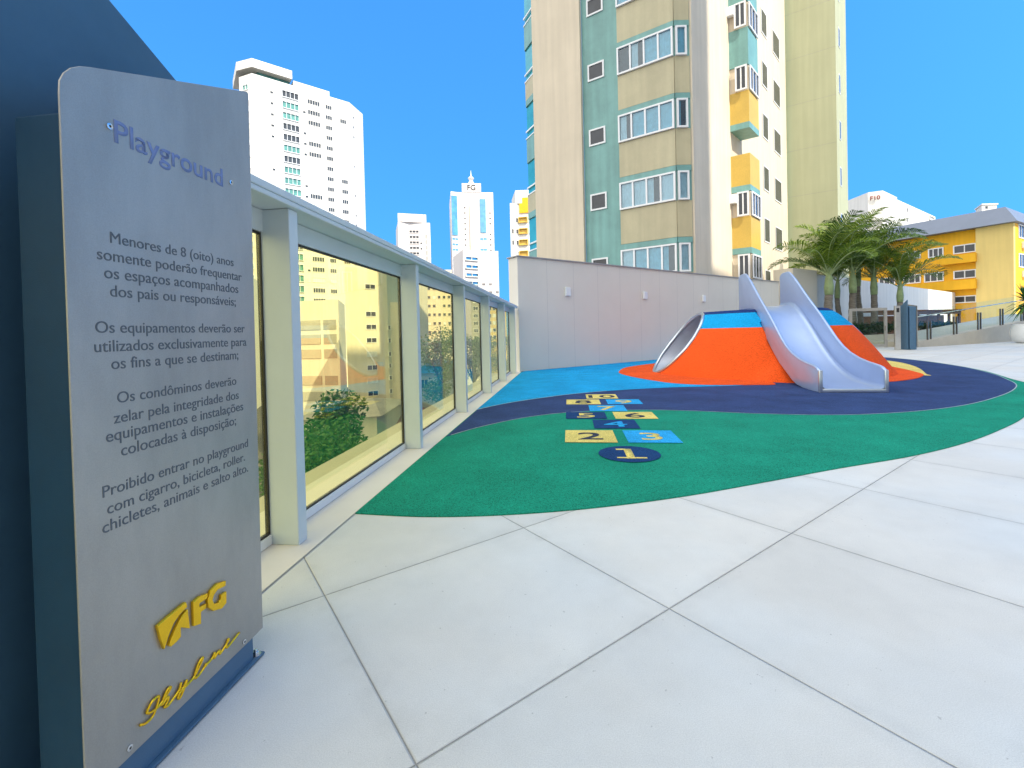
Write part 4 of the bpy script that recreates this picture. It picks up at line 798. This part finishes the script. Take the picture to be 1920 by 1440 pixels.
# ------------------------------------------------------------ plants
def leafcloud(n, lobes, size, r):
    mb = MB()
    for _ in range(n):
        c_, rad = r.choice(lobes); u = Vector((r.gauss(0, 1), r.gauss(0, 1), r.gauss(0, 1))).normalized()*(r.random()**.45)
        p = Vector(c_)+Vector((u.x*rad[0], u.y*rad[1], u.z*rad[2])); s = size*(.6+.8*r.random())
        a = Vector((r.gauss(0, 1), r.gauss(0, 1), r.gauss(0, .6))).normalized(); b_ = a.cross(Vector((r.gauss(0, 1), r.gauss(0, 1), r.gauss(0, 1)))).normalized()
        mb.add([p-a*s, p-b_*s*.45, p+a*s, p+b_*s*.45], [[0, 1, 2, 3]])
    return mb
def tree(label, P, h, rad, group, n=5000, trunk_h=.4, seed=1):
    r = random.Random(seed); t = thing('tree', label, 'tree', P, group); P = Vector(P)
    mb = MB(); mb.tube([P, P+Vector((.1, 0, h*.3)), P+Vector((0, .1, h*.6)), P+Vector((.1, .1, h*.85))], [rad*.07, rad*.055, rad*.035, rad*.012], 8); lobes = []
    for i in range(11):
        a = r.random()*6.28; q = r.random()**.6*rad*.75; z = h*(trunk_h+.1+(.9-trunk_h)*r.random()); c_ = P+Vector((q*math.cos(a), q*math.sin(a), z)); s = rad*(.3+.25*r.random()); lobes.append((c_, (s, s, s*.8)))
        mb.tube([P+Vector((0, 0, h*.35)), (P+Vector((0, 0, h*.45))).lerp(c_, .5)+Vector((0, 0, .1*h*.3)), c_], [rad*.03, rad*.02, rad*.006], 6)
    obj('trunk', mb.mesh('trunk', M['bark'], smooth=True), t); obj('crown', leafcloud(n, lobes, rad*.042, r).mesh('crown', M['leaf']), t)
g_ = 'trees outside the fence'
def tree_at(label, px, ytop, ybot, Y, rad, seed, n=5000):
    zt_, zb__ = at(px, ytop, Y).z, at(px, ybot, Y).z; P = fp(px, Y); P.z = min(zb__, zt_-2*rad)-1.5; tree(label, P, zt_-P.z, rad, g_, n, .25, seed)
tree_at('leafy green tree low outside the first wide glass pane', 620, 775, 930, 17, 2.6, 3, 9000); tree_at('small green tree at the foot of the first pane beside the sign', 575, 820, 960, 14, 1.8, 4, 6000)
tree_at('round green tree behind the second glass pane', 826, 632, 700, 44, 3.2, 5); tree_at('green tree seen through the third glass pane', 886, 632, 700, 48, 3.0, 6); tree_at('far tree seen through the fourth glass pane', 940, 640, 690, 60, 3.0, 8, 3000)
M['frondlight'] = leafmat('young palm frond', (.09, .17, .012), (.25, .33, .04), .35); M['fronddark'] = leafmat('old palm frond', (.03, .075, .012), (.08, .15, .02))
def frond_mesh(seed, L=3.0, mt='frond'):
    r = random.Random(seed); mb = MB(); n_ = 16; pts = []
    a = R(66); p = Vector((0, 0, 0))
    for i in range(n_+1):
        pts.append(p.copy()); a2 = a-R(88)*(i/n_)**1.7; p = p+Vector((math.cos(a2), 0, math.sin(a2)))*(L/n_)
    mb.tube(pts, [.035*(1-.85*i/n_) for i in range(n_+1)], 5, 1)
    for i in range(38):
        u = .14+.86*i/37; k = min(int(u*n_), n_-1); f = u*n_-k; c_ = pts[k].lerp(pts[k+1], f); d = (pts[k+1]-pts[k]).normalized(); upv = Vector((0, 1, 0)).cross(d)*-1
        ll = L*.29*(math.sin(math.pi*(.12+.86*u))**.6)*(.85+.3*r.random())
        for sg in (-1, 1):
            v = (d*(.55+.2*r.random())+Vector((0, sg, 0))*(.75+.2*r.random())+upv*(.25+.35*r.random())).normalized()
            m1 = c_+v*ll*.55; tip = c_+v*ll+Vector((0, 0, -ll*(.25+.2*r.random()))); wv = d*.024
            mb.add([c_-wv*.6, m1-wv, tip, m1+wv, c_+wv*.6], [[0, 1, 2, 3, 4]], 0)
    return mb.mesh('frond', [M[mt], M['shaft']])
fronds = [frond_mesh(i, 3.0, ('frond', 'frondlight', 'fronddark')[i % 3]) for i in range(9)]
def palm(label, px, Y, ycrown, ybase, sc, seed, nf=17, rt=.17):
    r = random.Random(seed); zb__ = 0; C_ = at(px, ycrown, Y); P = Vector((C_.x, C_.y, 0)); h = C_.z; t = thing('palm_tree', label, 'palm tree', P, 'palms behind the gate')
    mb = MB(); nn_ = 14; mb.tube([P+Vector((.05*math.sin(i*.4+seed), .04*math.cos(i*.5), h*.70*i/nn_)) for i in range(nn_+1)], [rt*(1.25-.35*i/nn_)*(1.05 if i % 2 else .95) for i in range(nn_+1)], 12); obj('trunk', mb.mesh('trunk', M['trunk'], smooth=True), t)
    tp = P+Vector((.05*math.sin(nn_*.4+seed), .04*math.cos(nn_*.5), h*.70)); mb = MB(); mb.tube([tp-Vector((0, 0, .05)), tp.lerp(C_, .3), tp.lerp(C_, .7), C_], [rt*1.0, rt*1.12, rt*.8, rt*.35], 12); obj('crown_shaft', mb.mesh('crown_shaft', M['shaft'], smooth=True), t)
    for i in range(nf):
        az_ = i*2.399+r.random()*.4; tilt = R(-26+62*(i/nf)**1.2) ; s_ = sc*(.85+.3*r.random())
        mm = Matrix.Translation(C_-Vector((0, 0, .12+.25*(i/nf)))) @ Matrix.Rotation(az_, 4, 'Z') @ Matrix.Rotation(tilt, 4, 'Y') @ Matrix.Rotation(r.uniform(-.3, .3), 4, 'X') @ Matrix.Scale(s_, 4)
        k_ = (1 if i < nf*.45 and r.random() < .7 else 2 if r.random() < .35 else 0); obj('frond', fronds[k_+3*r.randrange(3)], t, mm)
palm('palm with the thickest pale green shaft, leftmost behind the slide', 1554, 28.5, 508, 590, 1.3, 1, 17, .24)
palm('second palm, with a twin grey trunk right of the thick palm', 1598, 30, 505, 600, 1.3, 2, 15, .21)
palm('third palm, dark trunk standing above the gate', 1638, 30.5, 510, 600, 1.2, 3, 15, .19)
palm('short palm with spreading arched crown in front of the yellow block', 1688, 29.5, 530, 590, 1.15, 4, 16, .17)
palm('slim dark palm tucked between the thick palm and the wall', 1571, 31.5, 520, 600, 1.05, 5, 12, .16); palm('slim palm close behind the twin trunk', 1610, 32, 488, 600, 1.3, 6, 14, .16)
# walls behind the palms
Pw = fp(1531, 31.5); Pw.z = 0
mb = MB(); zt = at(1533, 511, 31.5).z; mb.obox(Pw+eB*.4, eA*60, eB*.5, (0, 0, zt)); ww = tag(obj('garden_wall', mb.mesh('garden_wall', M['white'])), 'long white wall behind the palms running to the right', 'wall')
pa = fp(1488, 29.5); pb = fp(1533, 31.2); pa.z = pb.z = 0; mb = MB(); mb.obox(pa, pb-pa, eB*1.2, (0, 0, at(1500, 504, 30).z)); tag(obj('end_wall', mb.mesh('end_wall', M['wallgrey'])), 'taller grey wall block between the slide and the palms', 'wall')
# planter and hedge
ha, hb = fp(1575, 28.2), fp(1700, 29.2); ha.z = hb.z = 0
mb = MB(); mb.obox(ha, hb-ha, (0, .9, 0), (0, 0, .72)); tag(obj('planter', mb.mesh('planter', M['ledge'], bevel=.01)), 'low beige planter bed under the palms behind the gate', 'planter')
r = random.Random(5)
for i in range(7):
    c_ = ha.lerp(hb, (i+.6)/7.2)+Vector((0, .45, .72)); t = thing('hedge_shrub', 'dark rounded shrub in the planter below the palms', 'shrub', c_, 'shrubs in the planter'); mb = MB(); mb.tube([c_-Vector((0, 0, .05)), c_+Vector((0, 0, .4))], [.03, .02], 6); obj('stem', mb.mesh('stem', M['bark']), t)
    obj('foliage', leafcloud(700, [(c_+Vector((r.uniform(-.3, .3), 0, .3+.25*r.random())), (.42, .4, .36)) for _ in range(4)], .075, r).mesh('foliage', M['hedge']), t)
hc, hd = fp(1735, 33), fp(1815, 34.5); hc.z = hd.z = 0
mb = MB(); mb.obox(hc-(hd-hc)*.1, (hd-hc)*1.2, (0, .9, 0), (0, 0, .8)); tag(obj('planter', mb.mesh('planter', M['concrete'], bevel=.01)), 'low grey planter bed behind the glass ramp railing', 'planter')
for i in range(5):
    c_ = hc.lerp(hd, (i+.4)/5)+Vector((0, .45, .8)); t = thing('hedge_shrub', 'dark rounded shrub behind the glass ramp railing', 'shrub', c_, 'shrubs behind the ramp railing'); mb = MB(); mb.tube([c_-Vector((0, 0, .05)), c_+Vector((0, 0, .3))], [.03, .02], 6); obj('stem', mb.mesh('stem', M['bark']), t)
    obj('foliage', leafcloud(500, [(c_+Vector((r.uniform(-.3, .3), 0, .2+.25*r.random())), (.5, .4, .32)) for _ in range(4)], .08, r).mesh('foliage', M['hedge']), t)
# pergola
ga, gb = fp(1640, 36), fp(1800, 38); ga.z = gb.z = 0; t = thing('pergola', 'dark brown timber pergola under the white wall behind the glass railing', 'pergola', ga)
zt = at(1760, 583, 37).z
for k in range(9):
    p = ga.lerp(gb, k/8); mb = MB(); mb.box(p.x-.07, p.x+.07, p.y, p.y+.14, 0, zt-.25); obj('post', mb.mesh('post', M['wood']), t)
mb = MB(); mb.obox(Vector((ga.x, ga.y-.1, zt-.249)), gb-ga, (0, .25, 0), (0, 0, .25)); obj('beam', mb.mesh('beam', M['wood']), t)
mb = MB()
for k in range(36): p = ga.lerp(gb, k/35); mb.box(p.x-.04, p.x+.04, p.y-.4, p.y+1.5, zt+.002, zt+.12)
obj('rafters', mb.mesh('rafters', M['wood']), t)
mb = MB(); mb.obox(Vector((ga.x, ga.y+1.4, 0)), gb-ga, (0, .1, 0), (0, 0, zt-.3)); obj('back_wall', mb.mesh('back_wall', M['wood']), t)
# ------------------------------------------------------------ gate, post, far totem, ramp, railing, pot
G_a, G_b = at(1592, 650, 27), at(1663, 650, 26.6); G_a.z = G_b.z = 0; ge = (G_b-G_a).normalized(); gn = Vector((ge.y, -ge.x, 0)); gz = at(1630, 578, 26.8).z; gw = (G_b-G_a).length
gate = thing('metal_gate', 'grey metal framed glass gate closing the planter side', 'gate', G_a)
mb = MB(); a = .16
for (xa, xb_, za, zb__) in ((0, a, .02, gz), (gw-a, gw, .02, gz), (a, gw-a, gz-a, gz), (a, gw-a, .06, .06+a)): mb.obox(G_a+ge*xa+Vector((0, 0, za)), ge*(xb_-xa), gn*.08, (0, 0, zb__-za))
obj('frame', mb.mesh('frame', M['steel'], bevel=.006), gate); mb = MB(); mb.obox(G_a+ge*a+gn*.03+Vector((0, 0, .06+a)), ge*(gw-2*a), gn*.012, (0, 0, gz-.06-2*a)); obj('pane', mb.mesh('pane', M['clear']), gate)
mb = MB(); mb.obox(G_a+ge*(gw-.13)+gn*.081+Vector((0, 0, 1.0)), ge*.05, gn*.06, (0, 0, .3)); obj('handle', mb.mesh('handle', M['mirror'], bevel=.01), gate)
pP = gp(1684, 656); t = thing('steel_post', 'polished steel access post between the gate and the navy totem', 'post', pP); ph = at(1684, 573, pP.y).z
mb = MB(); mb.obox(pP-ge*.12, ge*.26, -gn*.12, (0, 0, ph)); obj('column', mb.mesh('column', M['mirror'], bevel=.01), t); mb = MB(); mb.obox(pP-ge*.05+gn*.001+Vector((0, 0, ph-.35)), ge*.12, gn*.012, (0, 0, .22)); obj('reader', mb.mesh('reader', M['gasket'], bevel=.004), t)
T0 = gp(1702, 656); tn = nP; te = eP; hh_ = at(1703, 562, T0.y).z
ft = thing('sign_totem', 'small navy sign totem with a pointed back plate beside the steel post', 'sign', T0)
tw_ = .62
mb = MB(); mb.plate([T0+te*t_+Vector((0, 0, z)) for t_, z in ((0, .01), (.85, .01), (.85, hh_-.55), (0, hh_))], nP, .03); obj('back_plate', mb.mesh('back_plate', M['bluebase']), ft)
mb = MB(); hb_ = at(1712, 575, T0.y).z; mb.plate([T0+nP*.12+te*t_+Vector((0, 0, z)) for t_, z in ((.03, .01), (.75, .01), (.75, hb_+.1), (.03, hb_))], nP, .32); obj('stand_body', mb.mesh('stand_body', M['bluebase']), ft)
mb = MB(); mb.plate([T0+nP*.45+te*t_+Vector((0, 0, z)) for t_, z in ((-.02, .12), (.8, .12), (.8, hb_+.18), (-.02, hb_+.04))], nP, .02); obj('steel_plate', mb.mesh('steel_plate', M['steel']), ft)
Ra, Rb = gp(1722, 651), gp(1925, 638.5); Rb = Ra+(Rb-Ra)*1.5; re = (Rb-Ra).normalized(); rn = Vector((re.y, -re.x, 0)); rl = (Rb-Ra).length
za_, zb__ = .30, .30+(rl*.082)
mb = MB(); vs = [Ra, Rb, Rb-rn*3.2, Ra-rn*3.2]; tops = [za_, zb__, zb__, za_]
mb.add([(v.x, v.y, -.002) for v in vs]+[(v.x, v.y, z) for v, z in zip(vs, tops)], [[0, 1, 5, 4], [1, 2, 6, 5], [2, 3, 7, 6], [3, 0, 4, 7], [4, 5, 6, 7]]); struct('ramp', mb.mesh('ramp', M['ledge']))
rz = lambda d: za_+(zb__-za_)*d/rl
rail = thing('glass_railing', 'clear glass ramp railing on short paired bronze posts at right', 'railing', Ra)
d = .3; k = 0
while d < rl-1.5:
    Lp = 2.9; g = MB(); A = Ra+re*d-rn*.15; Bz = Ra+re*(d+Lp-.05)-rn*.15
    g.add([(A.x, A.y, rz(d)+.08), (Bz.x, Bz.y, rz(d+Lp)+.08), (Bz.x, Bz.y, rz(d+Lp)+1.75), (A.x, A.y, rz(d)+1.75)]+[(v.x-rn.x*.012, v.y-rn.y*.012, z) for v, z in ((A, rz(d)+.08), (Bz, rz(d+Lp)+.08), (Bz, rz(d+Lp)+1.75), (A, rz(d)+1.75))], [[0, 1, 2, 3], [7, 6, 5, 4], [4, 5, 1, 0], [5, 6, 2, 1], [6, 7, 3, 2], [7, 4, 0, 3]]); obj('glass_pane', g.mesh('glass_pane', M['clear']), rail)
    for q_ in (1.0,):
        for dd in (-.17, .17):
            p = Ra+re*(d+q_+dd)-rn*.13; g = MB(); g.obox(Vector((p.x, p.y, rz(d+q_)-.02)), re*.075, rn*.075, (0, 0, 1.12)); obj('post', g.mesh('post', M['bollard'], bevel=.006), rail)
    d += Lp; k += 1
g = MB(); g.tube([Vector(((Ra+re*x-rn*.22).x, (Ra+re*x-rn*.22).y, rz(x)+1.42)) for x in (.3, rl*.5, rl-1)], .028, 8); obj('handrail', g.mesh('handrail', M['mirror'], smooth=True), rail)
Pp = gp(1925, 643); t = thing('potted_plant', 'spiky palm like plant in a round white pot at the right edge', 'potted plant', Pp); sc_ = Pp.y/849
mb = MB(); mb.lathe(Pp, [(.40, .0), (.62, .12), (.72, .45), (.70, .85), (.60, 1.18), (.54, 1.18), (.54, 1.08)], 28); obj('pot', mb.mesh('pot', M['potmat'], smooth=R(50)), t); mb = MB(); mb.lathe(Pp, [(.53, 1.07), (.02, 1.10)], 20); obj('soil', mb.mesh('soil', M['soil']), t)
zp = at(1920, 560, Pp.y).z; mb = MB(); mb.tube([Pp+Vector((0, 0, 1.05)), Pp+Vector((.05, 0, zp*.7)), Pp+Vector((0, 0, zp))], [.10, .085, .07], 8); obj('stem', mb.mesh('stem', M['trunk'], smooth=True), t)
mb = MB(); r = random.Random(9)
for i in range(150):
    a = i*2.399; el = R(80-125*(i/150)); L_ = 1.15*(.8+.35*r.random()); dv = Vector((math.cos(a)*math.cos(el), math.sin(a)*math.cos(el), math.sin(el))); sd_ = dv.cross(Vector((0, 0, 1)))
    sd_ = sd_.normalized() if sd_.length > .01 else Vector((1, 0, 0)); o_ = Pp+Vector((0, 0, zp-.35*(i/150))); pts = [(0, .025), (.35, .045), (.7, .035), (1, .002)]; vs = []
    for u, w_ in pts: c_ = o_+dv*L_*u-Vector((0, 0, .28*u*u*L_*(1 if el < R(60) else .3))); vs += [c_-sd_*w_, c_+sd_*w_]
    mb.add(vs, [[2*j, 2*j+1, 2*j+3, 2*j+2] for j in range(3)])
obj('leaves', mb.mesh('leaves', M['agave']), t)
